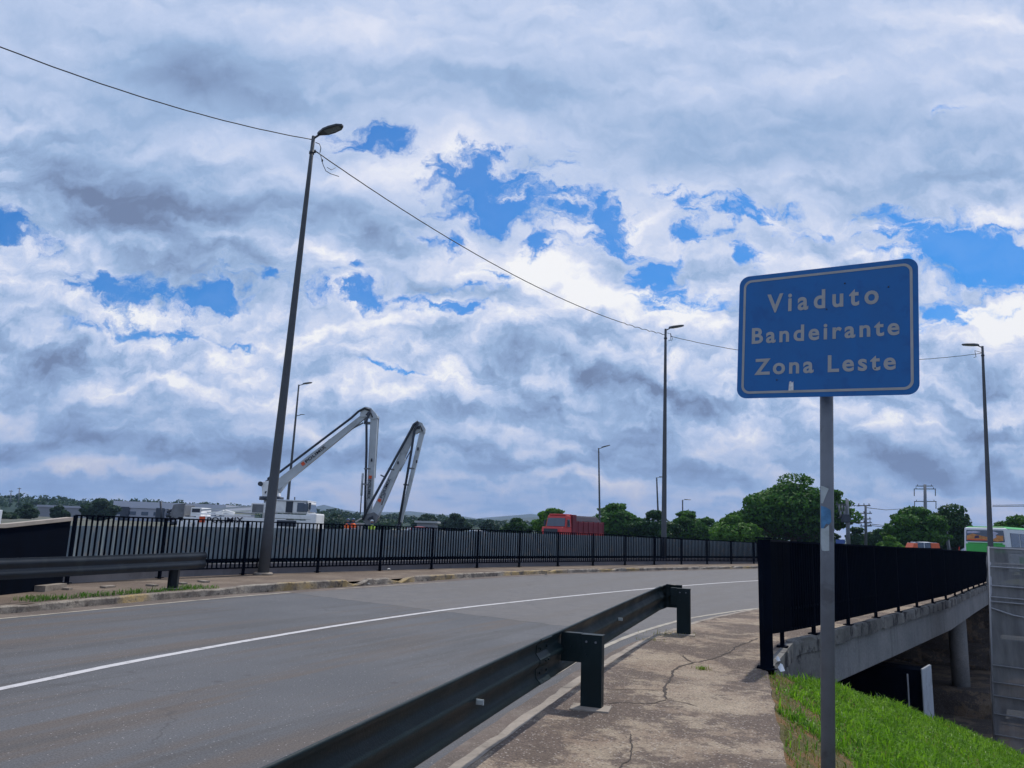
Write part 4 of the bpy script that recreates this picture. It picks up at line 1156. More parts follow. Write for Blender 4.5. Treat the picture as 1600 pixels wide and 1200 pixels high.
def l1extra(th, O):
    p = l1t; b = MB()
    b.tube([p + Vector((.10, -.05, -.25)), p + Vector((.24, -.05, -.30)), p + Vector((.30, -.05, -.45)), p + Vector((.28, -.05, -.62))], .014, 6)
    b.tube([p + Vector((.10, -.05, -.60)), p + Vector((.22, -.05, -.62)), p + Vector((.30, -.04, -.68)), p + Vector((.42, -.04, -1.05)), p + Vector((.52, 0, -1.25)), p + Vector((.66, .1, -1.30)), p + Vector((.85, .5, -1.20))], .013, 6)
    b.tube([p + Vector((.55, 0, -1.12)), p + Vector((.68, .1, -1.16)), p + Vector((.76, .3, -.98))], .010, 6)
    b.sphere(tuple(p + Vector((.11, -.05, -.58))), (.04, .04, .07), 8, 6); b.sphere(tuple(p + Vector((.38, -.04, -.90))), (.03, .03, .06), 8, 6)
    b.build('cable_loop', M['wire'], th, O)
street_lamp('tallest leaning street lamp on the far pavement at left, in front of the pump truck', tuple(l1b), tuple(l1t), [(1.0, (.93, -.36), .98, rad(10))], .17, .06, extra=l1extra, nseg=16)
l4b = P(1037, 881, .14); l4t = D(1040, 514, l4b.y)
def l4extra(th, O):
    p = l4t; b = MB(); b.tube([p + Vector((.1, 0, -.25)), p + Vector((.3, 0, -.3)), p + Vector((.32, 0, -.7)), p + Vector((.16, 0, -.75))], .016, 6); b.tube([p + Vector((.3, 0, -.25)), p + Vector((.42, 0, -.6)), p + Vector((.36, 0, -.75))], .014, 6)
    b.build('cable_loop', M['wire'], th, O)
street_lamp('street lamp on the far pavement in the middle, behind the near guardrail end', tuple(l4b), tuple(l4t), [(1.0, (.97, -.25), .92, rad(9))], .165, .07, extra=l4extra, nseg=14)
l8b = Vector((29.0, 46.6, 0)); l8t = D(1535, 541, 46.4); l8b = D(1543, 850, 46.6); l8b.x += .1; l8b.z = -.02
def l8extra(th, O):
    p = l8t; b = MB(); b.tube([p + Vector((-.1, 0, -.4)), p + Vector((-.5, 0, -.3)), p + Vector((-.45, 0, -.7)), p + Vector((-.6, 0, -.75))], .018, 6)
    b.build('cable_loop', M['wire'], th, O)
street_lamp('tall street lamp at the right edge beyond the bridge, head pointing left', tuple(l8b), tuple(l8t), [(1.0, (-1, .05), 1.02, rad(2))], .165, .07, arm=.14, extra=l8extra, nseg=14)
def far_lamp(label, px0, py0, px1, py1, d, heads, r0=.13, r1=.06):
    t_ = D(px1, py1, d); b_ = D(px0, py0, d); k = (b_.z - 0.0) / (t_.z - b_.z); bb = b_ - (t_ - b_) * k; bb.z = 0
    return street_lamp(label, tuple(bb), tuple(t_), heads, r0, r1, 'distant street lamps', .3, 6)
far_lamp('slim distant street lamp with two short arms standing right behind the boom', 450, 780, 467, 601, 68, [(1.0, (1, -.2), .9, rad(10)), (.80, (1, -.2), .45, rad(5))], .15, .07)
far_lamp('slim distant street lamp rising behind the red dump truck', 937.4, 835, 935.4, 700, 110, [(1.0, (1, -.1), 1.3, rad(18))], .18, .10)
far_lamp('distant street lamp close to the left of the middle street lamp', 1029.6, 838, 1026, 746, 155, [(1.0, (1, -.1), 1.6, rad(4))], .24, .14)
far_lamp('small far street lamp over the trees right of the middle street lamp', 1067, 838, 1066.5, 781, 230, [(1.0, (1, -.1), 2.0, rad(0))], .25, .18)
far_lamp('short far street lamp standing before the low trees right of centre', 1067, 838, 1066.8, 819, 150, [(1.0, (1, 0), 1.0, 0), (1.0, (-1, 0), .6, 0)], .16, .12)
far_lamp('far double-armed lamp in front of the large tree left of the sign pole', 1251.5, 843, 1250, 793, 190, [(1.0, (1, 0), 1.1, 0), (1.0, (-1, 0), 1.1, 0)], .2, .16)
far_lamp('far thin lamp post against the dark trees right of the sign, left one', 1470.5, 855, 1468, 824, 130, [(1.0, (-1, 0), .5, 0)], .12, .08)
far_lamp('far thin lamp post against the dark trees beside the bus', 1496.5, 855, 1495, 820, 130, [(1.0, (-1, 0), .3, 0)], .12, .08)

# thin leaning post between them
b = MB(); a = D(1483, 860, 120); c = D(1478, 824, 120); a2 = a.lerp(c, .45); b.tube([a - (c - a) * .6, a2], .22, 6); b.tube([a2 + Vector((.15, 0, 0)), c], .12, 6)
o_ = b.build('leaning_post', M['galv'], None, tuple(a)); tag(o_, 'crooked pale post between two thin lamp posts left of the bus', 'post')

# ------------------------------------------------------------------ cables
def cable(label, p, q, sag, r, kink=0.0, n=60, f0=0, f1=1):
    p, q = Vector(p), Vector(q); pts = []
    for i in range(n + 1):
        t = i / n; v = p.lerp(q, t); v.z -= sag * 4 * t * (1 - t)
        if kink: v.z += kink * math.sin(i * 2.1) * (1 if f0 < t < f1 else .08)
        pts.append(v)
    b = MB(); b.tube(pts, r, 6); o = b.build('power_cable', M['wire'], None, tuple(p)); tag(o, label, 'cable', 'cables strung between the street lamps'); return o
w0 = D(0, 73, 17.4); A_ = l1t + Vector((-.05, 0, -.12)); far_end = A_ + (w0 - A_) * 2.6; far_end.z = A_.z + .5
# fit the sag so that the cable hangs through its place in the photograph
t0 = 1 / 2.6; sg = (A_.z + (far_end.z - A_.z) * t0 - w0.z) / (4 * t0 * (1 - t0))
cable('black cable from the tallest street lamp out to the upper left', tuple(A_), tuple(far_end), max(.15, sg), .016, .004)
B1 = l1t + Vector((.12, 0, -.55)); B2 = l4t + Vector((-.05, 0, -.35))
mid_ = D(800, 414, (B1.y + B2.y) / 2 - 1.5)
cable('long black cable between the tallest street lamp and the middle street lamp', tuple(B1), tuple(B2), .95, .019, .035, 90, .80, 1.0)
B3 = l8t + Vector((-.1, 0, -.45)); cable('black cable passing behind the blue sign to the right-hand street lamp', tuple(l4t + Vector((.3, 0, -.45))), tuple(B3), .95, .018, .006)

# ------------------------------------------------------------------ pump truck
TY = 53.0; TZ = .25
tb = D(385, 826, TY); tr_ = thing('concrete_pump_truck', 'white concrete pump truck with a tall folding boom, behind the far fence', 'truck', (tb.x, TY, TZ)); TO = (tb.x, TY, TZ)
def T(px, py, dy=0.0): v = D(px, py, TY); return Vector((v.x, TY + dy, v.z))
def tbox(name, px0, py0, px1, py1, m, y0=0.0, y1=2.4, z0=None, bev=.03, par=None, top=1.0):
    a, c = T(px0, py0), T(px1, py1); za, zb = max(a.z, c.z), min(a.z, c.z)
    if z0 is not None: zb = z0
    b = MB(); b.box(((a.x + c.x) / 2, TY + (y0 + y1) / 2, (za + zb) / 2), (abs(c.x - a.x), y1 - y0, za - zb), 0, top); return b.build(name, m, par or tr_, TO, bev)
tbox('chassis', 272, 822, 492, 826, M['dark_metal'], .5, 1.9, .85)
side = tbox('side_body', 306, 806, 446, 822, M['white_truck'], 0, 2.4, 1.05)
tbox('fender', 428, 803, 486, 812, M['white_truck'], -.03, 2.43)
cab = tbox('cab', 428, 781.5, 480, 803, M['white_truck'], .03, 2.37, None, .10)
tbox('cab_front', 478, 802, 493, 822, M['white_truck'], 0, 2.4, .7, .08)
tbox('cab_side', 446, 812.5, 480, 822, M['white_truck'], .02, 2.38, .9, .02)
tbox('cab_back_panel', 447.5, 783.5, 456.5, 801, M['dark_metal'], -.01, .1, None, 0, cab)
tbox('door_window', 465, 785.5, 474, 800, M['glass'], -.02, .1, None, 0, cab)
tbox('door_window', 474.8, 787, 480.6, 800, M['glass'], -.02, .1, None, 0, cab)
a, c = T(480.3, 786), T(482.5, 800); b = MB(); b.face([(a.x + .03, TY + .2, a.z), (a.x + .03, TY + 2.2, a.z), (c.x + .03, TY + 2.2, c.z), (c.x + .03, TY + .2, c.z)][::-1]); b.build('windscreen', M['glass'], cab, TO)
a, c = T(427, 780.5), T(481, 782.5); b = MB(); b.box(((a.x + c.x) / 2, TY + 1.2, a.z - .02), (c.x - a.x, 2.5, .09), 0); b.build('roof_shade', M['bus_white'], cab, TO, .03)
b = MB(); a = T(485, 786); b.box((a.x, TY - .05, a.z - .2), (.12, .12, .45)); b.tube([(a.x - .3, TY + .05, a.z), (a.x, TY - .05, a.z)], .03, 6); b.build('mirror', M['dark_metal'], cab, TO)
b = MB(); a = T(457, 776); b.tube([(a.x, TY + .6, a.z), (a.x, TY + .6, a.z - .35)], .04, 6); b.build('exhaust', M['dark_metal'], tr_, TO)
tbox('equipment_box', 391.5, 785.5, 412, 802, M['white_truck'], .2, 2.2)
tbox('grille', 393.5, 787.5, 409.5, 801, M['grey_metal'], .17, .4, None, 0)
tbox('top_rail', 306, 803.5, 391, 804.6, M['white_truck'], .1, .2)
tbox('yellow_deck', 345, 801, 392, 803.4, mat('pale_yellow_deck', (.45, .46, .28), .7), .9, 2.0)
# outrigger beams lying along the deck
for (x0, y0_, x1, y1_, dy) in ((312, 797, 391, 791, .3), (312, 800, 391, 797, 1.4)):
    b = MB(); b.bar(T(x0, y0_, dy), T(x1, y1_, dy), .14, .11); b.build('support_bar', M['boom'], tr_, TO)
b = MB(); b.bar(T(333, 803.5, .6), T(346, 798.5, .6), .3, .22); b.bar(T(346, 798.5, .6), T(361, 802.5, .6), .3, .22); b.build('outrigger_joint', M['white_truck'], tr_, TO, .03)
tbox('tool_cabin', 296, 792.5, 311, 807, M['white_truck'], .3, 2.1)
tbox('cabin_grille', 297.8, 794.3, 309.5, 800.5, M['dark_metal'], .27, .5, None, 0)
# hopper and rear gear
a = [T(268, 788.5), T(286, 788.5), T(283, 815), T(262, 806)]
b = MB()
for dy in (0.3, 2.1): pass
v = [(p.x, TY + .3, p.z) for p in a] + [(p.x, TY + 2.1, p.z) for p in a]
n0 = len(b.v); b.v += v
for q in ((0, 1, 2, 3), (7, 6, 5, 4), (0, 4, 5, 1), (1, 5, 6, 2), (2, 6, 7, 3), (3, 7, 4, 0)): b.f.append(q); b.sm.append(False)
b.build('hopper', M['grey_metal'], tr_, TO, .02)
b = MB()
for (x0, y0_, x1, y1_, r) in ((256, 800, 270, 794, .09), (255, 806, 280, 802, .12), (254, 812, 290, 806, .10), (262, 818, 300, 814, .12), (268, 789, 284, 787.4, .06), (246, 783, 246.5, 822, .07), (258, 795, 262, 818, .07)):
    b.tube([T(x0, y0_, .5), T(x1, y1_, .6)], r, 7)
b.build('rear_pipe', M['dark_metal'], tr_, TO)
tbox('rear_pump_housing', 275, 807, 312, 822, M['white_truck'], .3, 2.1, .8)
# lettering on the side
def tlogo(p, xdir, ydir, size, par, nm='lettering', w_=None, sq=1.1):
    xd_, yd_ = Vector(xdir).normalized(), Vector(ydir).normalized(); n_ = xd_.cross(yd_); p = Vector(p)
    b = MB(); s_ = size * sq
    b.face([p, p + xd_ * s_, p + xd_ * s_ + yd_ * s_, p + yd_ * s_]); b.build('logo_square', M['orange'], par, TO)
    text_mesh(nm, 'POLIMIX', size * 1.35, M['black_letter'], par, p + xd_ * (s_ * 1.35) - Vector(TO), xd_, yd_, .002, size * .03, 1.05, w_)
ux = (T(480, 815) - T(300, 815)).normalized()
a = T(311, 816.2, -.035); tlogo(a, ux, (0, 0, 1), .36, side, 'lettering', 2.45)
for px in (318, 336, 416, 470):                                     # wheels
    c = T(px, 826)
    for dy in (.18, 2.22):
        b = MB(); b.tube([(c.x, TY + dy - .16, TZ + .52), (c.x, TY + dy + .16, TZ + .52)], .52, 20); wh = b.build('wheel', M['tyre'], tr_, TO, .03)
        b = MB(); b.tube([(c.x, TY + dy - .18, TZ + .52), (c.x, TY + dy + .18, TZ + .52)], .27, 14); b.build('rim', M['rim'], wh, TO)
b = MB()
for px in (388, 300):
    c = T(px, 826)
    for dy in (-.7, 3.1): b.tube([(c.x, TY + dy, TZ), (c.x, TY + dy, 1.5)], .09, 8); b.box((c.x, TY + dy, TZ + .04), (.6, .6, .08)); b.bar((c.x, TY + dy, 1.4), (c.x, TY + 1.2, 1.4), .2, .2)
b.build('outrigger', M['boom'], tr_, TO)
tbox('wheel_arch', 433, 812.6, 462, 823, M['dark_metal'], -.035, .2, None, 0)
# slewing tower
b = MB(); c = T(416, 778); b.tube([(c.x, TY + 1.2, c.z - .12), (c.x, TY + 1.2, c.z + .12)], .82, 20); b.build('slewing_ring', M['dark_metal'], tr_, TO)
b = MB(); b.tube([(c.x, TY + 1.2, c.z - .12), (c.x, TY + 1.2, 1.7)], .5, 14); b.build('pedestal', M['white_truck'], tr_, TO)
BD = 1.2
tw = [T(403, 752, BD), T(426, 748, BD), T(428, 775, BD), T(404, 776, BD)]
b = MB(); v = [(p.x, p.y - .45, p.z) for p in tw] + [(p.x, p.y + .45, p.z) for p in tw]; b.v += v
for q in ((0, 1, 2, 3), (7, 6, 5, 4), (0, 4, 5, 1), (1, 5, 6, 2), (2, 6, 7, 3), (3, 7, 4, 0)): b.f.append(q); b.sm.append(False)
tower = b.build('tower', M['white_truck'], tr_, TO, .04)
b = MB(); b.tube([T(402, 755, BD - .6), T(402, 755, BD + .6)], .16, 12); b.tube([T(409, 768, BD - .47), T(411, 766.5, BD - .47), T(409, 770, BD - .47)], .04, 6); b.build('pivot', M['dark_metal'], tower, TO)
# boom sections: tapered box girders
def girder(name, a, c, w0_, w1_, dy, m, depth=.34, par=None):
    b = MB(); b.bar(T(*a, dy), T(*c, dy), depth, w0_, (0, 0, 1) if abs(c[0] - a[0]) > abs(c[1] - a[1]) else (1, 0, 0), depth * .85, w1_); return b.build(name, m, par or tr_, TO, .02)
s1 = girder('boom_section', (424, 758), (566, 645), .62, .36, BD, M['boom'])
s2 = girder('boom_section', (580.5, 646), (571.5, 812), .50, .42, BD, M['boom'])
s2b = girder('boom_section', (586, 646), (580, 745), .12, .10, BD + .3, M['boom'], .12)
s3 = girder('boom_section', (582, 806), (646, 668), .66, .38, BD - .35, M['boom'])
s4 = girder('boom_section', (659, 668), (623.5, 816), .34, .22, BD - .35, M['boom'])
b = MB()
b.tube([T(412, 747, BD - .3), T(430, 737, BD - .3), T(500, 684, BD - .3), T(545, 650, BD - .3), T(556, 640, BD - .3), T(566, 634.5, BD - .3), T(575, 638, BD - .3)], .085, 8)
b.tube([T(402, 757, BD - .3), T(424, 741, BD - .3)], .085, 8)
b.tube([T(575, 638, BD - .3), T(569, 655, BD - .3), T(569, 700, BD - .3), T(566, 812, BD - .3)], .085, 8)
b.build('delivery_pipe', M['dark_metal'], tr_, TO)
b = MB()
b.tube([T(564, 812, BD - .7), T(576, 788, BD - .7), T(640, 672, BD - .7), T(645, 662, BD - .7), T(652, 657, BD - .7)], .09, 8)
b.tube([T(652, 659, BD - .7), T(646, 672, BD - .7), T(642, 700, BD - .7), T(621.5, 818, BD - .7)], .085, 8)
b.build('delivery_pipe', M['dark_metal'], tr_, TO)
for (pl, nm) in (([(560, 636.5), (567, 632), (576, 634), (584, 643), (587, 650), (578, 652), (568, 648), (558, 648)], 0), ([(641, 667), (645, 659), (651, 656), (658, 659), (663, 668), (662, 675), (654, 672), (648, 676)], 1), ([(563, 812), (570, 803), (582, 800), (590, 806), (584, 817), (570, 820)], 2)):
    b = MB(); n = len(pl); dd_ = BD - (.35 if nm else 0)
    A = [T(x, y, dd_ - .24) for x, y in pl]; B_ = [T(x, y, dd_ + .24) for x, y in pl]
    b.face(A[::-1] if False else A); b.face(B_[::-1])
    for i in range(n): j = (i + 1) % n; b.face([A[j], A[i], B_[i], B_[j]])
    kn = b.build('knee_joint', M['boom'] if nm != 2 else M['grey_metal'], tr_, TO, .01)
    b = MB(); c = pl[0]; cx = sum(q[0] for q in pl) / n; cy = sum(q[1] for q in pl) / n
    b.tube([T(cx, cy, dd_ - .34), T(cx, cy, dd_ + .34)], .11, 12); b.tube([T(cx - 4, cy + 2, dd_ - .30), T(cx + 3, cy - 3, dd_ - .30), T(cx + 6, cy + 6, dd_ - .30)], .05, 6); b.build('hinge_pin', M['dark_metal'], kn, TO)
def ram(a, c, dy, r=.10):
    b = MB(); A, C_ = T(*a, dy), T(*c, dy); mdl = A.lerp(C_, .55); b.tube([A, mdl], r, 8); r1 = b.build('ram_cylinder', M['boom'], tr_, TO)
    b = MB(); b.tube([mdl, C_], r * .55, 8); b.build('ram_rod', M['grey_metal'], r1, TO)
ram((508, 686), (563, 657), BD - .05); ram((428, 768), (452, 737), BD, .13); ram((563, 738), (559, 803), BD - .3, .08); ram((586, 812), (600, 770), BD - .5, .08)
ram((622, 735), (641, 700), BD - .5, .07)
b = MB(); b.bar(T(564, 657, BD), T(578, 658, BD), .2, .18); b.bar(T(566, 646, BD), T(567, 658, BD), .2, .2)
for (x0, y0_, x1, y1_) in ((566, 731, 576, 731), (563, 755, 575, 757), (604, 731, 614, 733), (592, 741, 600, 745), (634, 730, 646, 731), (628, 756, 637, 757), (500, 696, 504, 698)): b.bar(T(x0, y0_, BD - .45), T(x1, y1_, BD - .45), .12, .10)
b.build('linkage', M['grey_metal'], tr_, TO)
d1 = (T(566, 644) - T(424, 757)).normalized(); n1 = Vector((-d1.z, 0, d1.x)); a = T(467, 726.5, BD - .2); tlogo(a, d1, n1, .22, s1, 'lettering', 1.75)
d2 = (T(571.5, 812) - T(580.5, 646)).normalized(); n2 = Vector((-d2.z, 0, d2.x)); a = T(572.5, 741.5, BD - .28); tlogo(a, d2, n2, .20, s2, 'lettering', 1.35)
d3 = (T(646, 668) - T(582, 806)).normalized(); n3 = Vector((-d3.z, 0, d3.x)); a = T(592, 784.5, BD - .62); tlogo(a, d3, n3, .20, s3, 'lettering', 1.45)
b = MB(); a = T(577, 717, BD - .27); b.box(tuple(a), (.10, .02, .22)); a = T(651.5, 700, BD - .6); b.box(tuple(a), (.10, .02, .22)); a = T(649.5, 720, BD - .6); b.box(tuple(a), (.10, .02, .2)); a = T(620, 722, BD - .6); b.box(tuple(a), (.1, .02, .2)); b.build('marking', M['black_letter'], tr_, TO)
b = MB(); a, c = T(646, 668, BD - .1), T(661, 668, BD - .1); b.bar(T(623, 816, BD - .35), T(621, 830, BD - .35), .12, .16); b.tube([T(621, 818, BD - .6), T(619, 832, BD - .6)], .11, 8); b.build('end_hose', M['dark_metal'], tr_, TO)

# ------------------------------------------------------------------ red dump truck
def frame(px, py, d, ang, z0):
    c = D(px, py, d); o = Vector((c.x, c.y, z0)); fwd = Vector((math.cos(ang), math.sin(ang), 0)); lft = Vector((-fwd.y, fwd.x, 0))
    return o, (lambda x, y, z: o + fwd * x + lft * y + Vector((0, 0, z)))
def lbox(b, f, x0, x1, y0, y1, z0, z1, tx0=None, tx1=None, ty=None):
    """box in a vehicle's own axes; tx0, tx1, ty shape its top"""
    tx0 = x0 if tx0 is None else tx0; tx1 = x1 if tx1 is None else tx1; ty = 0 if ty is None else ty
    v = [f(x0, y0, z0), f(x1, y0, z0), f(x1, y1, z0), f(x0, y1, z0), f(tx0, y0 + ty, z1), f(tx1, y0 + ty, z1), f(tx1, y1 - ty, z1), f(tx0, y1 - ty, z1)]
    b._hex(v)
def wheels(th, O, f, xs, ys, r, w_=.25):
    for x in xs:
        for y in ys:
            b = MB(); b.tube([f(x, y - w_ / 2, r), f(x, y + w_ / 2, r)], r, 18); wh = b.build('wheel', M['tyre'], th, O, .02)
            b = MB(); b.tube([f(x, y - w_ / 2 - .01, r), f(x, y + w_ / 2 + .01, r)], r * .58, 12); b.build('rim', M['rim'], wh, O)
o, f = frame(893, 830, 72, rad(180 + 50), .25); O = tuple(o)
th = thing('dump_truck', 'red dump truck with dark loaded box in front of the trees beyond the fence', 'truck', O)
b = MB(); lbox(b, f, 1.6, 3.2, -1.15, 1.15, .6, 1.9, None, 3.0); lbox(b, f, 1.6, 2.5, -1.15, 1.15, 1.9, 2.95, 1.65, 2.25, .08); b.build('cab', M['red'], th, O, .06)
b = MB(); lbox(b, f, 2.27, 2.52, -1.0, 1.0, 1.98, 2.72, 2.2, 2.36, .05); b.build('windscreen', M['glass'], th, O)
b = MB(); lbox(b, f, 1.85, 2.3, -1.17, 1.17, 1.95, 2.62, 1.88, 2.18, .05); b.build('side_window', M['glass'], th, O)
b = MB(); lbox(b, f, 3.1, 3.3, -1.18, 1.18, .5, .85); b.build('bumper', M['bus_white'], th, O, .02)
b = MB(); lbox(b, f, 1.2, 2.3, -.9, .9, 2.96, 3.08); b.build('roof_rack', M['red'], th, O, .03)
b = MB(); lbox(b, f, .95, 1.5, -1.2, 1.2, 1.0, 3.05); lbox(b, f, -3.6, .95, -1.2, 1.2, 1.1, 2.45)
for k in range(6): lbox(b, f, -3.5 + k * .82, -3.42 + k * .82, -1.26, 1.26, 1.1, 2.5)
b.build('tipper_box', M['maroon'], th, O, .02)
b = MB(); lbox(b, f, -3.55, .9, -1.24, 1.24, 1.12, 1.5); b.build('box_rail', M['red'], th, O)
b = MB(); lbox(b, f, -3.4, .9, -1.15, 1.15, 2.40, 3.0, -3.0, .8, .35); b.build('load', M['load'], th, O, .15)
b = MB(); lbox(b, f, -3.6, 3.0, -.5, .5, .6, 1.0); b.build('chassis', M['dark_metal'], th, O)
wheels(th, O, f, (2.4, -1.7, -2.9), (-1.05, 1.05), .5)

b = MB(); lbox(b, f, 3.2, 3.24, -.75, .75, 1.15, 1.75); b.build('grille', M['dark_metal'], th, O)
for y in (-1, 1):
    b = MB(); lbox(b, f, 3.2, 3.26, y * .98 - .14, y * .98 + .14, .95, 1.2); b.build('headlight', M['bus_white'], th, O, .02)
    b = MB(); lbox(b, f, 2.3, 2.4, y * 1.32 - .1, y * 1.32 + .1, 2.0, 2.5); b.bar(f(2.35, y * 1.1, 2.55), f(2.35, y * 1.32, 2.5), .04, .04); b.build('mirror', M['dark_metal'], th, O)
# ------------------------------------------------------------------ bus at the right
o, f = frame(1539, 850, 48.5, 0, 0)
sd_ = Vector((.80, .60, 0)); nrm_ang = math.atan2(sd_.y, sd_.x) + math.pi      # the seen end faces us
o, f = frame(1539, 850, 48.5, nrm_ang, -.02); O = tuple(o)
th = thing('city_bus', 'green and white bus with an orange advertisement across its end window', 'bus', O)
W2 = 1.27
b = MB(); lbox(b, f, -11.2, 0, -W2, W2, .35, 1.45); lbox(b, f, -11.2, 0, -W2, W2, 1.45, 2.98, -11.1, -.10, .06); body = b.build('body', M['bus_white'], th, O, .10)
b = MB(); lbox(b, f, -11.0, -.25, -W2 + .02, W2 - .02, 2.93, 3.06, None, None, .25); b.build('roof', M['bus_green'], body, O, .04)
b = MB(); lbox(b, f, -1.4, .03, -W2 + .16, W2 - .16, .42, 1.98, None, .02); lbox(b, f, -11.0, -1.6, -W2 - .012, W2 + .012, .42, 1.25); b.build('green_panel', M['bus_green'], th, O, .02)
b = MB(); lbox(b, f, -.3, -.012, -W2 + .14, W2 - .14, 2.10, 2.84, None, -.068, .05); ew = b.build('end_window', M['glass'], th, O, .06)
# the advertisement: dark blue, orange band, a pale figure
def adpoly(pts_, m, nm, k=.006):
    b = MB(); b.face([f(-.012 - (z - 2.10) / .74 * .056 + k, y, z) for y, z in pts_]); b.build(nm, m, ew, O)
M['ad_orange'] = mat('orange_printed_film', (.50, .22, .07), .5, .3, 6); M['ad_pale'] = mat('pale_printed_film', (.42, .44, .58), .5, .25, 8); M['ad_dark'] = mat('dark_printed_film', (.05, .04, .10), .5, .3, 5)
sgn = 1
adpoly([(-1.05, 2.20), (-.6, 2.17), (.2, 2.20), (.7, 2.14), (1.04, 2.20), (1.05, 2.50), (.6, 2.52), (.2, 2.40), (-.3, 2.50), (-.7, 2.60), (-1.03, 2.46)][::1], M['ad_orange'], 'advert')
adpoly([(-1.0, 2.62), (-.5, 2.64), (-.2, 2.70), (-.5, 2.76), (-1.0, 2.74)], M['ad_pale'], 'advert', .008)
adpoly([(-1.0, 2.19), (.1, 2.19), (.1, 2.25), (-1.0, 2.27)], M['orange'], 'advert', .010)
adpoly([(.28, 2.30), (.45, 2.28), (.70, 2.42), (.62, 2.52), (.80, 2.66), (.50, 2.76), (.34, 2.64), (.20, 2.68), (.16, 2.5)], M['ad_pale'], 'advert', .010)
adpoly([(.32, 2.40), (.46, 2.36), (.50, 2.55), (.38, 2.58)], M['ad_dark'], 'advert', .014)
adpoly([(-.6, 2.30), (-.30, 2.34), (-.34, 2.50), (-.56, 2.46)], M['ad_dark'], 'advert', .010)
b = MB(); lbox(b, f, -.05, .03, -W2 + .28, W2 - .28, 1.99, 2.06); b.build('window_trim', M['bus_green'], th, O, .02)
for k in range(7):
    b = MB(); lbox(b, f, -10.6 + k * 1.45, -9.3 + k * 1.45, -W2 - .006, W2 + .006, 1.75, 2.68, None, None, .03); b.build('side_window', M['glass'], th, O)
b = MB()
for y in (-1.0, 1.0): b.box(tuple(f(.02, y, .8)), (.06, .22, .4), nrm_ang)
b.build('tail_light', M['orange'], th, O)
b = MB(); lbox(b, f, -.02, .08, -W2 + .05, W2 - .05, .34, .50); b.build('bumper', M['dark_metal'], th, O, .02)
wheels(th, O, f, (-2.8, -8.6), (-1.1, 1.1), .48)

# ------------------------------------------------------------------ cars and van
def car(name, label, cat, px, d, ang, z0, col, H=1.47, L=4.2, van=False, ends=None):
    o, f = frame(px, 830, d, ang, z0); O = tuple(o); th = thing(name, label, cat, O)
    m = mat(name + '_paint', col, .35, .05, 2); hl = L / 2
    b = MB(); lbox(b, f, -hl, hl, -.85, .85, .28, .92, -hl + .1, hl - .25, .05); b.build('body', m, th, O, .09)
    x0, x1, t0_, t1_ = (-hl + .1, hl - .9, -hl + .25, hl - 1.5) if van else (-hl + .55, hl - 1.15, -hl + 1.15, hl - 1.95)
    b = MB(); lbox(b, f, x0, x1, -.80, .80, .90, H - .06, t0_, t1_, .13); cb_ = b.build('windows', M['glass'], th, O, .08)
    # curved roof skin
    b = MB(); N = 10; W_ = 8
    for i in range(N + 1):
        for j in range(W_ + 1):
            u = i / N; v = j / W_; x = t0_ - .12 + (t1_ - t0_ + .24) * u; y = -.70 + 1.40 * v
            z = H - .02 - .13 * (2 * u - 1) ** 2 - .07 * (2 * v - 1) ** 4; b.v.append(tuple(f(x, y, z)))
    for i in range(N):
        for j in range(W_): a = i * (W_ + 1) + j; b.f.append((a, a + W_ + 1, a + W_ + 2, a + 1)); b.sm.append(True)
    n0 = len(b.v); b.v += [(x_, y_, z_ - .05) for x_, y_, z_ in b.v]; k = len(b.f)
    for q in list(b.f[:k]): b.f.append(tuple(reversed([i + n0 for i in q]))); b.sm.append(True)
    b.build('roof', m, th, O)
    for xx in (-.15, .95 if van else .5):
        b = MB(); b.bar(f(xx - .1, -.82, .9), f(xx - .1, -.70, H - .12), .06, .05); b.bar(f(xx - .1, .82, .9), f(xx - .1, .70, H - .12), .06, .05); b.build('pillar', m, th, O)
    if ends:
        me_ = ends; b = MB(); lbox(b, f, -hl - .02, -hl + 1.1, -.86, .86, .7, H - .12, -hl + .12, -hl + 1.1, .09); lbox(b, f, hl - 1.6, hl - .6, -.86, .86, .7, H - .2, hl - 1.6, hl - 1.2, .09); b.build('coloured_panel', me_, th, O, .03)
    wheels(th, O, f, (-hl + .8, hl - .85), (-.78, .78), .31, .2)
    return th
car('parked_car', 'red car showing only its roof above the far fence, right of the boom tip', 'car', 647, 56, rad(200), .28, (.42, .05, .05), 1.50, 4.3)
car('parked_car', 'white car showing only its roof above the far fence, left of the red dump truck', 'car', 738, 60, rad(190), .18, (.55, .58, .62), 1.5, 4.2)
car('van', 'small white van with orange ends above the bridge fence left of the bus', 'van', 1434, 92, rad(182), 0.0, (.62, .66, .72), 2.15, 4.3, True, mat('orange_van_panel', (.62, .12, .05), .5, .1, 2))
car('parked_car', 'red car partly hidden behind the bus end', 'car', 1510, 80, rad(185), .30, (.55, .06, .05), 1.52, 3.4)

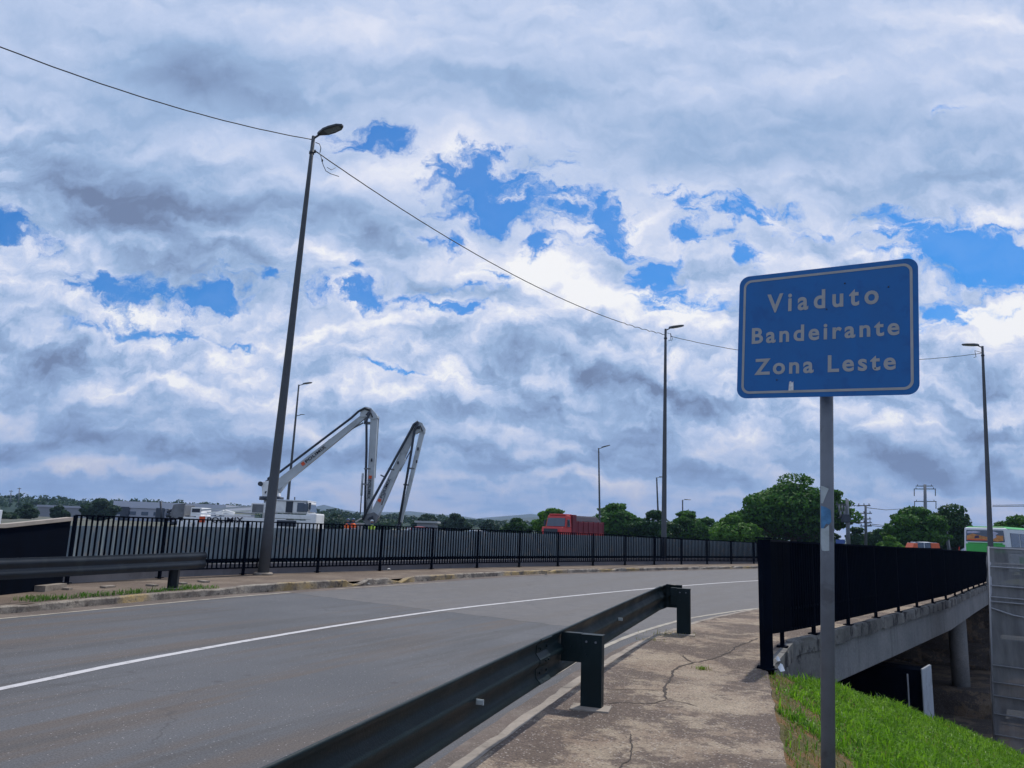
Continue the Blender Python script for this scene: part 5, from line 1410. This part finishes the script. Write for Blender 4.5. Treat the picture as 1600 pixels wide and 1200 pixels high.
# ------------------------------------------------------------------ workers
def person(label, px, d, z0, vest, helmet, turn=0.0, lean=0.0):
    c = D(px, 820, d); O = Vector((c.x, d, z0)); th = thing('person', label, 'person', tuple(O), turn)
    V = [(0, 0, .95), (0, .01, 1.12), (0, .02, 1.30), (0, .02, 1.42), (0, .01, 1.50), (0, 0, 1.58), (0, -.01, 1.68),
         (-.10, 0, .90), (-.12, -.02, .50), (-.12, .02, .10), (-.13, -.12, .04), (.10, 0, .90), (.13, -.06, .50), (.13, .03, .10), (.14, -.11, .04),
         (-.18, .02, 1.40), (-.25, .0, 1.14), (-.20, -.20, .98), (.18, .02, 1.40), (.27, -.02, 1.14), (.22, -.22, 1.0),
         (-.19, -.27, .96), (.21, -.29, .98)]
    E_ = [(0, 1), (1, 2), (2, 3), (3, 4), (4, 5), (5, 6), (0, 7), (7, 8), (8, 9), (9, 10), (0, 11), (11, 12), (12, 13), (13, 14), (3, 15), (15, 16), (16, 17), (3, 18), (18, 19), (19, 20), (17, 21), (20, 22)]
    R_ = [.13, .12, .14, .12, .055, .085, .09, .09, .06, .045, .045, .09, .06, .045, .045, .065, .045, .033, .065, .045, .033, .03, .03]
    for base, s_ in ((21, -1), (22, 1)):
        bx = V[base]
        for k in range(4):
            V.append((bx[0] + (k - 1.5) * .018, bx[1] - .04, bx[2] - .01)); V.append((bx[0] + (k - 1.5) * .02, bx[1] - .06, bx[2] - .045 + .004 * k)); n = len(V)
            E_ += [(base, n - 2), (n - 2, n - 1)]; R_ += [.010, .008]
        V.append((bx[0] - s_ * .035, bx[1] - .02, bx[2] - .03)); E_.append((base, len(V) - 1)); R_.append(.010)
    me = bpy.data.meshes.new('body'); me.from_pydata(V, E_, []); me.update()
    o = bpy.data.objects.new('body', me); COL.objects.link(o); o.parent = th
    sk = o.modifiers.new('skin', 'SKIN'); sv = me.skin_vertices[0].data if me.skin_vertices else None
    if sv is None:
        bpy.context.view_layer.objects.active = o; sv = me.skin_vertices[0].data if me.skin_vertices else None
    if sv:
        for i, r in enumerate(R_): sv[i].radius = (r, r * (.8 if i < 4 else 1)); sv[i].use_root = (i == 0)
    sb_ = o.modifiers.new('sub', 'SUBSURF'); sb_.levels = 1; sb_.render_levels = 1
    me.materials.append(M['worker_clothes'])
    b = MB(); b.sphere((0, -.005, 1.64), (.085, .10, .115), 14, 10); b.sphere((0, -.105, 1.63), (.014, .02, .02), 6, 4); b.sphere((-.087, 0, 1.635), (.012, .02, .03), 6, 4); b.sphere((.087, 0, 1.635), (.012, .02, .03), 6, 4); hd = b.build('head', M['skin'], th)
    b = MB(); b.sphere((0, 0, 1.69), (.115, .135, .10), 14, 6, True); b.tube([(0, -.02, 1.685), (0, -.02, 1.695)], [.14, .135], 16); b.build('helmet', helmet, th)
    b = MB(); b.tube([(0, .01, .96), (0, .01, 1.15), (0, .02, 1.34), (0, .02, 1.45)], [.19, .18, .215, .11], 16); vb = b.build('vest', vest, th); vb.scale = (1.12, .85, 1)
    b = MB(); b.tube([(0, .01, 1.10), (0, .01, 1.15)], [.19, .192], 16, False); st2 = b.build('reflective_band', M['bus_white'], vb)
    return th
M['worker_clothes'] = mat('dark_blue_workwear', (.05, .07, .13), .9, .2, 6); M['skin'] = mat('brown_skin', (.30, .17, .12), .6, .05, 5)
M['vest_o'] = mat('orange_vest', (.95, .16, .03), .7, .12, 8); M['vest_y'] = mat('yellow_green_vest', (.50, .72, .08), .7, .12, 8)
M['helm_b'] = mat('dark_blue_helmet', (.03, .07, .16), .3, .05, 3); M['helm_w'] = mat('white_helmet', (.6, .63, .66), .3, .05, 3)
person('person in an orange vest and dark helmet below the boom, left one of two', 543.5, 50, .32, M['vest_o'], M['helm_b'], rad(150))
person('person in an orange vest and blue helmet below the boom, next to another orange vest', 551.5, 50.4, .36, M['vest_o'], M['helm_b'], rad(20))
person('person in a yellow green vest and white helmet below the third boom section', 581, 51, .30, M['vest_y'], M['helm_w'], rad(200))
b = MB(); c = D(562, 820, 51.5); b.box((c.x, c.y, 1.05), (.5, .5, 1.5), .3); b.box((c.x, c.y, 1.80), (.6, .55, .08), .3); b.tube([(c.x - .3, c.y, 1.9), (c.x + .1, c.y, 2.15)], .05, 6)
tag(b.build('site_machine', M['sign_grey'], None, (c.x, c.y, .25), .03), 'grey site machine standing between the orange and yellow vests', 'machine')

# ------------------------------------------------------------------ buildings
def building(name, label, pxl, pxr, d, pyt, depth, fascia, wallm, roofm, nwin, d2=None, winm=None):
    a = D(pxl, pyt[0], d); c = D(pxr, pyt[1], d2 or d); O = Vector(((a.x + c.x) / 2, (a.y + c.y) / 2, 0)); h = (a.z + c.z) / 2
    v = Vector((c.x - a.x, c.y - a.y, 0)); L = v.length; v.normalize(); n_ = Vector((v.y, -v.x, 0)); ang = math.atan2(v.y, v.x)
    th = thing(name, label, 'building', tuple(O)); ctr = O - n_ * depth / 2
    b = MB(); b.box((ctr.x, ctr.y, (h - fascia) / 2), (L, depth, h - fascia), ang); wl = b.build('wall', wallm, th, tuple(O))
    b = MB(); b.box((ctr.x, ctr.y, h - fascia / 2), (L + .8, depth + .8, fascia), ang)
    N = 40
    b.build('roof', roofm, th, tuple(O))
    for k in range(nwin):
        p = a + v * (L * (k + .5) / nwin) + n_ * .06; b = MB(); wz = (h - fascia) * .42; b.box((p.x, p.y, (h - fascia) * .62), (L / nwin * .55, .12, wz * .6), ang); b.build('window', winm or M['glass'], th, tuple(O))
    return th, a, v, n_, L, h, ang
M['metal_wall'] = mat('pale_grey_cladding', (.36, .38, .45), .7, .08, .15, stains=(.2, .4, (.28, .30, .36))); M['metal_roof'] = mat('light_metal_fascia', (.48, .51, .60), .6, .06, .1)
M['far_wall'] = mat('beige_far_wall', (.24, .25, .28), .8, .1, .1); M['low_roof'] = mat('pale_low_roof', (.36, .38, .40), .7, .1, .5)
t_ = building('warehouse', 'long pale warehouse on the horizon behind the pump truck rear', 181, 352, 250, (781, 790.5), 30, 2.0, M['metal_wall'], M['metal_roof'], 9)
b = MB(); o_ = t_[0].location
for k in range(2):
    p = t_[1] + t_[2] * (t_[4] * (.10 + .32 * k)) + t_[3] * .3; b.box((p.x, p.y, 2.3), (2.6, .5, 4.6), t_[6])
b.build('loading_door', M['dark_metal'], t_[0], tuple(o_))
building('low_building', 'flat beige building among dark trees at far left', 60, 136, 320, (788.5, 791.5), 20, .8, M['far_wall'], M['metal_wall'], 4, winm=M['far_wall'])
building('low_building', 'low pale roofed building just right of the boom tip', 652, 680, 120, (813.5, 814.5), 5, .3, M['far_wall'], M['low_roof'], 3)
b = MB(); c = D(-32, 806, 90); b.box((c.x, c.y, .95), (3.6, 2.4, 1.9)); b.box((c.x + .2, c.y, 2.0), (2.6, 2.2, .35)); tag(b.build('parked_trailer', M['bus_white'], None, (c.x, c.y, 0), .05), 'small white trailer at the extreme left above the barrier coping', 'trailer')

# ------------------------------------------------------------------ leaf clumps
def leaves_mesh(name, C_, Nn, size, m, parent=None, origin=(0, 0, 0)):
    n = len(C_); C_ = np.asarray(C_, float); Nn = np.asarray(Nn, float)
    d = Nn + RNG.normal(0, .75, (n, 3)); d /= np.linalg.norm(d, axis=1)[:, None] + 1e-9
    r = RNG.normal(0, 1, (n, 3)); e1 = np.cross(d, r); e1 /= np.linalg.norm(e1, axis=1)[:, None] + 1e-9; e2 = np.cross(d, e1)
    s_ = (np.asarray(size) * RNG.uniform(.55, 1.35, n))[:, None]
    v = np.stack([C_ + e1 * s_, C_ + e2 * s_ * .62, C_ - e1 * s_, C_ - e2 * s_ * .62], 1) - np.array(origin)
    me = bpy.data.meshes.new(name); me.vertices.add(n * 4); me.vertices.foreach_set('co', v.ravel())
    me.loops.add(n * 4); me.loops.foreach_set('vertex_index', np.arange(n * 4)); me.polygons.add(n); me.polygons.foreach_set('loop_start', np.arange(n) * 4)
    me.update(calc_edges=True); me.materials.append(m)
    o = bpy.data.objects.new(name, me); COL.objects.link(o)
    if parent is not None: o.parent = parent
    return o
def lobe_pts(c, r, n):
    d = RNG.normal(0, 1, (n, 3)); d /= np.linalg.norm(d, axis=1)[:, None]
    k = np.clip(1 - np.abs(RNG.normal(0, .16, n)), .45, 1.08)[:, None]
    return np.array(c) + d * np.array(r) * k, d * np.array([1, 1, 1.3]) + np.array([0, 0, .35])
def tree(label, pxl, pxr, pyt, d, m, n, nl=16, low=.28, flat=.55, seed=1, lean=0, group='trees along the far side of the road', skew=0, name='tree', leaf=None, gnd=0.0):
    R_ = np.random.default_rng(seed); a, c = D(pxl, 830, d), D(pxr, 830, d); H = D((pxl + pxr) / 2, pyt, d).z - gnd
    W_ = (c.x - a.x); cx = (a.x + c.x) / 2; O = (cx, d, gnd)
    th = thing(name, label, 'tree', O, 0, group)
    z0 = H * low; cr = W_ / 2
    C_, N_ = [], []; lobes = []
    for i in range(nl):
        # lobes cover a dome, wide at the middle and rising to the crown top
        u = R_.uniform(-1, 1); dep = R_.uniform(-.7, .7); ht = R_.uniform(0, 1)
        rad_ = math.sqrt(max(.05, 1 - (u * .9) ** 2))
        zc_ = z0 + (H - z0) * (.22 + .62 * ht * rad_)
        rr_ = (H - z0) * R_.uniform(.11, .25)
        x = cx + u * (cr - rr_ * 1.0) + skew * (ht - .4) * cr; y = d + dep * cr * .7 * rad_
        lobes.append((x, y, min(zc_, z0 + (H - z0) - rr_ * flat), rr_))
    rr_ = (H - z0) * .2
    lobes.append((cx + skew * cr * .5, d, gnd + H - rr_ * flat, rr_))
    lobes = [(x, y, z if i == len(lobes) - 1 else z + gnd, r) for i, (x, y, z, r) in enumerate(lobes)]
    tot = sum(l[3] ** 2 for l in lobes)
    for (x, y, z, r) in lobes:
        k = max(30, int(n * .8 * r * r / tot)); p, q = lobe_pts((x, y, z), (r * 1.45, r * 1.3, r * flat * 1.15), k); C_.append(p); N_.append(q)
    # loose sprays standing out of the outline
    for i in range(int(nl * 1.6)):
        L_ = lobes[R_.integers(len(lobes))]; dv = R_.normal(0, 1, 3); dv[2] = abs(dv[2]) * .7; dv /= np.linalg.norm(dv); c_ = np.array(L_[:3]) + dv * np.array([1.5, 1.2, flat * 1.2]) * L_[3]
        p, q = lobe_pts(c_, (L_[3] * .38, L_[3] * .34, L_[3] * .16), max(8, int(n * .0022))); C_.append(p); N_.append(q)
    k = int(n * .2); p, q = lobe_pts((cx, d, gnd + z0 + (H - z0) * .42), (cr * .80, cr * .6, (H - z0) * .42), k); C_.append(p); N_.append(q)
    C_ = np.concatenate(C_); N_ = np.concatenate(N_)
    leaves_mesh('crown', C_, N_, (leaf or d * .0021), m, th, O)
    b = MB(); tr0 = W_ * .022 + .08
    b.tube([(cx, d, gnd), (cx + lean, d, gnd + z0 * .6), (cx + lean * 1.5, d, gnd + z0 * 1.15)], [tr0 * 1.5, tr0, tr0 * .8], 8)
    for (x, y, z, r) in lobes[::2]:
        st0 = Vector((cx + lean * 1.5, d, gnd + z0 * 1.05)); e = Vector((x, y, z)); mdp = st0.lerp(e, .5) + Vector((0, 0, -.12 * (e - st0).length))
        b.tube([st0, mdp, e], [tr0 * .6, tr0 * .35, tr0 * .12], 5)
    b.build('trunk', M['trunk'], th, O)
    return th
tree('largest spreading green tree right of centre, behind the sign pole', 1150, 1330, 741, 125, M['leaf'], 26000, 64, .16, .5, 3, skew=.12, leaf=.30)
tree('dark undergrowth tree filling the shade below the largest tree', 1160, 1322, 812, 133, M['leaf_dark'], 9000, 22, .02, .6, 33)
tree('bright green bushy tree low at the left foot of the largest tree', 1098, 1192, 806, 118, M['leaf_bright'], 7000, 14, .1, .6, 4)
tree('rounded green tree right behind the red dump truck', 912, 1012, 787, 140, M['leaf'], 11000, 18, .12, .55, 5)
tree('dark green tree behind the middle street lamp, left side', 985, 1062, 798, 132, M['leaf_dark'], 8000, 13, .08, .6, 6)
tree('green tree directly right of the middle street lamp', 1035, 1112, 799, 145, M['leaf'], 9000, 14, .1, .55, 7)
tree('small green tree between the middle street lamp and the largest tree', 1082, 1128, 810, 165, M['leaf'], 4000, 9, .1, .55, 8)
tree('long low green tree mass behind the middle street lamp', 925, 1040, 803, 175, M['leaf'], 9000, 24, .02, .6, 41)
tree('low green trees farther back right of the middle street lamp', 1030, 1120, 806, 185, M['leaf_bright'], 8000, 22, .02, .6, 42)
tree('low green tree at the far end of the road before the largest tree', 1100, 1170, 812, 175, M['leaf'], 5000, 16, .02, .6, 43)
tree('low dark green trees between the pylon tree and the bus', 1440, 1530, 822, 150, M['leaf_dark'], 6000, 18, .02, .6, 44)
tree('pale green tree left of the red dump truck cab', 833, 897, 795, 135, M['leaf_bright'], 8000, 14, .1, .5, 9)
tree('low dark tree left of the pale green tree', 778, 836, 810, 150, M['leaf_dark'], 4500, 10, .05, .6, 10)
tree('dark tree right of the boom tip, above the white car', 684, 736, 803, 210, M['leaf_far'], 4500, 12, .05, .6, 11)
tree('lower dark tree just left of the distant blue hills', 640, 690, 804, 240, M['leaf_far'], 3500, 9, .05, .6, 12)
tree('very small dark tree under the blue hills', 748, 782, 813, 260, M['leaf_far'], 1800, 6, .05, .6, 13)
tree('large green tree below the electricity pylon at right', 1383, 1482, 792, 120, M['leaf'], 11000, 20, .12, .55, 14)
tree('dark feathery tree left of the bus', 1452, 1528, 789, 128, M['leaf_dark'], 9000, 18, .10, .55, 15)
tree('dark low tree left of the pylon tree', 1350, 1400, 827, 150, M['leaf_dark'], 4000, 10, .08, .6, 16)
tree('small dark tree between the two utility poles', 1322, 1356, 824, 160, M['leaf_dark'], 2500, 8, .08, .6, 17)
tree('yellowish green bush in front of the pylon tree', 1366, 1412, 838, 100, M['leaf_bright'], 3500, 9, .05, .6, 18)
tree('grey green tree at the right edge behind the bus', 1548, 1640, 806, 110, M['leaf'], 7000, 14, .1, .5, 19)
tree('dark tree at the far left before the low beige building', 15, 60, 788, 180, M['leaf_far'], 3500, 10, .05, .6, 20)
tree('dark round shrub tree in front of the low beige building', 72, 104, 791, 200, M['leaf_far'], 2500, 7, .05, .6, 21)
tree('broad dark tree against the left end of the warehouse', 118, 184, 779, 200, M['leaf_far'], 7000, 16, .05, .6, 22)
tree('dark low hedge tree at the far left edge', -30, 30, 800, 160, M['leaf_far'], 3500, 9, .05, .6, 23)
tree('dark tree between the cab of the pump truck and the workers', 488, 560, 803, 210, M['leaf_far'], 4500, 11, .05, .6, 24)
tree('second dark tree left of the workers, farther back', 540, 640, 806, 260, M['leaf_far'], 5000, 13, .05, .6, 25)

# far wooded ridge: one mass
def ridge(name, crest, d, m, kind, step=10, thick=120, z0=-8):
    b = MB(); pts = []
    for (x0, y0_), (x1, y1_) in zip(crest, crest[1:]):
        n = max(1, int((x1 - x0) / step))
        for k in range(n): t = k / n; pts.append((x0 + (x1 - x0) * t, y0_ + (y1_ - y0_) * t))
    pts.append(crest[-1]); rows = []
    for (x, y) in pts:
        p = D(x, y, d); h = p.z + wob((x * .03, 1), 1, p.z * .05, 3)
        rows.append([(p.x - 0, d - thick, z0), (p.x, d - thick * .45, h * .55), (p.x, d, h), (p.x * 1.04, d + thick, h * .5), (p.x * 1.08, d + thick * 2, z0)])
    for r_ in rows: b.v += r_
    for i in range(len(rows) - 1):
        for k in range(4): a = i * 5 + k; b.f.append((a, a + 5, a + 6, a + 1)); b.sm.append(True)
    o = b.build(name, m); o['kind'] = kind; return pts
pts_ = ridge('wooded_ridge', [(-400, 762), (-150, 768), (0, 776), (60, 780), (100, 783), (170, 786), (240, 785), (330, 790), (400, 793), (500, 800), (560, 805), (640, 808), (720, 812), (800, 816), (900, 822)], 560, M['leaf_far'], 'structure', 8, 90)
C_, N_ = [], []
for i in range(620):
    x = RNG.uniform(-330, 880); k = min(len(pts_) - 2, max(0, int(np.searchsorted([p[0] for p in pts_], x)) - 1)); y = pts_[k][1]
    dd = 560 - RNG.uniform(0, 70); base = D(x, y, dd); fr_ = (560 - dd) / 90
    hz_ = base.z * (1 - fr_ * .55) ; rr_ = RNG.uniform(1.8, 4.0) * (1.0 if x < 500 else .7); up = RNG.uniform(-1.0, 2.4) * (1 if x < 700 else .5)
    p, q = lobe_pts((base.x, dd, hz_ + up), (rr_ * 1.3, rr_, rr_ * .6), 34); C_.append(p); N_.append(q)
o = leaves_mesh('far_wood', np.concatenate(C_), np.concatenate(N_), 1.0, M['leaf_far']); o['kind'] = 'stuff'
ridge('hills', [(300, 800), (380, 797), (440, 800), (490, 792), (506, 789), (530, 795), (560, 800), (600, 800), (640, 799), (680, 803), (720, 806), (745, 810), (790, 806), (830, 803), (870, 808), (930, 815), (1000, 826), (1100, 832), (1250, 840), (1400, 846), (1600, 853), (1900, 862)], 3600, M['hill'], 'structure', 14, 700, -10)
ridge('hills', [(560, 806), (620, 803), (700, 808), (760, 812), (840, 808), (900, 820), (1000, 832)], 2300, M['hill'], 'structure', 14, 400, -10)

# ------------------------------------------------------------------ utility poles, pylon
def upole(label, px, py0, py1, d, arms, r=.16, extras=None, dx=0, nm='utility_pole', catg='utility pole'):
    t_ = D(px - dx, py1, d); b_ = D(px, py0, d); bb = Vector((b_.x, d, 0)); O = tuple(bb); th = thing(nm, label, catg, O)
    b = MB(); b.tube([bb, Vector((t_.x, d, t_.z))], [r * 1.3, r * .8], 8); b.build('pole', M['galv'], th, O)
    for (py, xl, xr) in arms:
        a, c = D(xl, py, d), D(xr, py, d); b = MB(); b.bar((a.x, d, a.z), (c.x, d, c.z), .16, .16)
        for k in range(3):
            q = a.lerp(c, (k + .25) / 2.5); b.tube([(q.x, d, q.z), (q.x, d, q.z + .35)], .07, 5)
        b.build('crossarm', M['pole'], th, O)
    if extras: extras(th, O, d)
    return th
def u1x(th, O, d):
    b = MB()
    for k, (x, y, w_, h) in enumerate(((1310, 795, .5, .9), (1314.5, 795, .5, .9), (1319, 796, .5, .9), (1312, 803, .7, .8), (1318, 803, .7, .8))):
        p = D(x, y, d); b.tube([(p.x, d - .3, p.z - h / 2), (p.x, d - .3, p.z + h / 2)], w_ * .22, 8); b.bar((p.x, d - .3, p.z + h / 2), (p.x, d - .3, p.z + h / 2 + .2), .05, .05)
    b.build('insulator', M['grey_metal'], th, O)
    b = MB(); p = D(1319, 810, d); b.box((p.x, d - .4, p.z), (1.0, .7, 1.1)); q = D(1308, 809, d); b.bar((q.x, d - .3, q.z), (p.x, d - .3, p.z), .12, .12); b.build('transformer', M['dark_metal'], th, O, .05)
upole('utility pole with insulators and a transformer at the largest tree', 1325.5, 852, 780, 110, [(788, 1306, 1326), (791, 1308, 1328), (812, 1316, 1330)], .26, u1x, 2)
upole('second utility pole with five crossarms, left of the pylon tree', 1352.5, 854, 789, 125, [(790, 1340, 1360), (802, 1338, 1362), (811, 1344, 1361), (816.5, 1338, 1362), (822, 1344, 1362)], .22)
def pyx(th, O, d):
    b = MB()
    for (x, y0_, y1_) in ((1428.5, 764, 775), (1461.5, 764, 775), (1429, 784, 795), (1462.5, 784, 795)):
        a, c = D(x, y0_, d), D(x, y1_, d); b.tube([(a.x, d, a.z), (c.x, d, c.z)], .09, 6)
    b.build('insulator_string', M['galv'], th, O)
upole('tall electricity pylon with three crossarms rising behind the large green tree at right', 1446, 856, 757, 165, [(759.5, 1431, 1458), (764, 1428, 1462), (783.5, 1428.5, 1463)], .36, pyx, .8, 'electricity_pylon', 'pylon')
for (x0, y0_, d0, x1, y1_, d1, sag, lb) in ((1328, 788, 110, 1352, 789.5, 125, .2, 'upper'), (1330, 816, 110, 1352, 816, 125, .2, 'lower'), (1352, 793, 125, 1410, 795, 150, .3, 'upper'), (1352, 818, 125, 1410, 819, 150, .3, 'middle'), (1352, 820, 125, 1410, 822, 150, .3, 'low')):
    b = MB(); a, c = D(x0, y0_, d0), D(x1, y1_, d1); b.tube([a, a.lerp(c, .5) - Vector((0, 0, sag)), c], .05, 5); tag(b.build('power_line', M['wire'], None, tuple(a)), lb + (' power line between the two utility poles at right' if x0 < 1340 else ' power line running right from the second utility pole'), 'power line', 'power lines at right')
for (y0_, y1_, lb) in ((789.5, 784.5, 'upper'), (791.5, 786.5, 'lower')):
    b = MB(); a, c = D(1551, y0_, 120), D(1660, y1_, 100); b.tube([a, a.lerp(c, .5) - Vector((0, 0, .15)), c], .045, 5); tag(b.build('power_line', M['wire'], None, tuple(a)), lb + ' power line leaving the frame at the right edge above the bus', 'power line', 'power lines above the bus')
for (x, y0_, y1_) in ((17.5, 778, 766), (30.5, 776, 762)):
    b = MB(); a, c = D(x, y0_, 500), D(x, y1_, 500); b.tube([a - Vector((0, 0, 6)), c], [.5, .25], 5); b.tube([c - Vector((1.2, 0, .6)), c + Vector((1.2, 0, -.6))], .2, 5)
    tag(b.build('far_mast', M['galv'], None, tuple(a)), ('shorter' if x < 20 else 'taller') + ' thin mast on the wooded skyline at far left', 'mast')
# small blue direction board and a dark bush by the lamp foot
a, c = D(1306, 843, 95), D(1320, 849.5, 95); b = MB(); b.box(((a.x + c.x) / 2, 95, (a.z + c.z) / 2), (c.x - a.x, .08, a.z - c.z)); O = ((a.x + c.x) / 2, 95, 0)
th = thing('road_sign', 'small blue road board beyond the bridge fence right of the sign pole', 'sign', O); b.build('panel', mat('mid_blue_board', (.05, .10, .30), .6, .1, 3), th, O)
b = MB(); b.tube([(O[0] - .3, 95.1, 0), (O[0] - .3, 95.1, c.z + .2)], .05, 6); b.tube([(O[0] + .3, 95.1, 0), (O[0] + .3, 95.1, c.z + .2)], .05, 6); b.build('post', M['galv'], th, O)
# litter
def litter(label, px, py, z, s_, col=(.6, .62, .64)):
    c = P(px, py, z) if z is not None else None
    b = MB(); n = 5
    top = [(c.x + math.cos(k * 2 * math.pi / n) * s_ * (1 if k % 2 else .6), c.y + math.sin(k * 2 * math.pi / n) * s_ * .7, c.z + .01 + .02 * (k % 3)) for k in range(n)]
    for k in range(n): b.face([top[k], top[(k + 1) % n], (c.x, c.y, c.z + s_ * .5)])
    tag(b.build('litter', mat('litter_paper', col, .8, .1, 20), None, (c.x, c.y, c.z)), label, 'litter')
def on_slope(px, py):
    y = 8.0
    for k in range(60):
        p = D(px, py, y); z = slope_z(p.x, p.y)
        if p.z < z + .05: return p
        y += .1
    return p
for (px, py, s_, lb) in ((1218, 1046, .04, 'white scrap of paper on the grass near the fence end post, upper one'), (1224, 1063, .055, 'white scrap of paper on the grass below the other scrap')):
    p = on_slope(px, py); b = MB(); z = p.z + .10
    b.face([(p.x - s_ * .6, p.y, z), (p.x + s_ * .5, p.y + .01, z + .01), (p.x + s_ * .3, p.y + s_, z + s_ * 1.4), (p.x - s_ * .2, p.y + s_, z + s_ * 1.7)]); b.face([(p.x - s_ * .6, p.y, z), (p.x - s_ * .2, p.y + s_, z + s_ * 1.7), (p.x - s_ * .9, p.y + s_ * .8, z + s_ * .8)])
    tag(b.build('litter', M['bus_white'], None, tuple(p)), lb, 'litter')
litter('white litter lying in the far gutter below the tall street lamp', 574, 913, .03, .12); litter('small white litter on the far pavement by the fence foot', 608, 890, .16, .09); litter('dark lump of debris in the far gutter in the middle', 854, 899, .03, .12, (.05, .05, .05))

# ------------------------------------------------------------------ air
def haze():
    m = bpy.data.materials.new('haze'); m.use_nodes = True; t = NT(m.node_tree); t.n.remove(t.n['Principled BSDF'])
    v = t.new('ShaderNodeVolumePrincipled'); v.inputs['Color'].default_value = (.42, .62, 1, 1); v.inputs['Density'].default_value = .00013
    if 'Anisotropy' in v.inputs: v.inputs['Anisotropy'].default_value = 0.0
    t.l.new(v.outputs[0], t.n['Material Output'].inputs['Volume'])
    b = MB(); b.box((0, 2400, 100), (14000, 8000, 320)); b.v = [(x, y, z if z > 0 else -12) for x, y, z in b.v]
    o = b.build('haze', m); o['kind'] = 'stuff'; return o
HZO = haze()
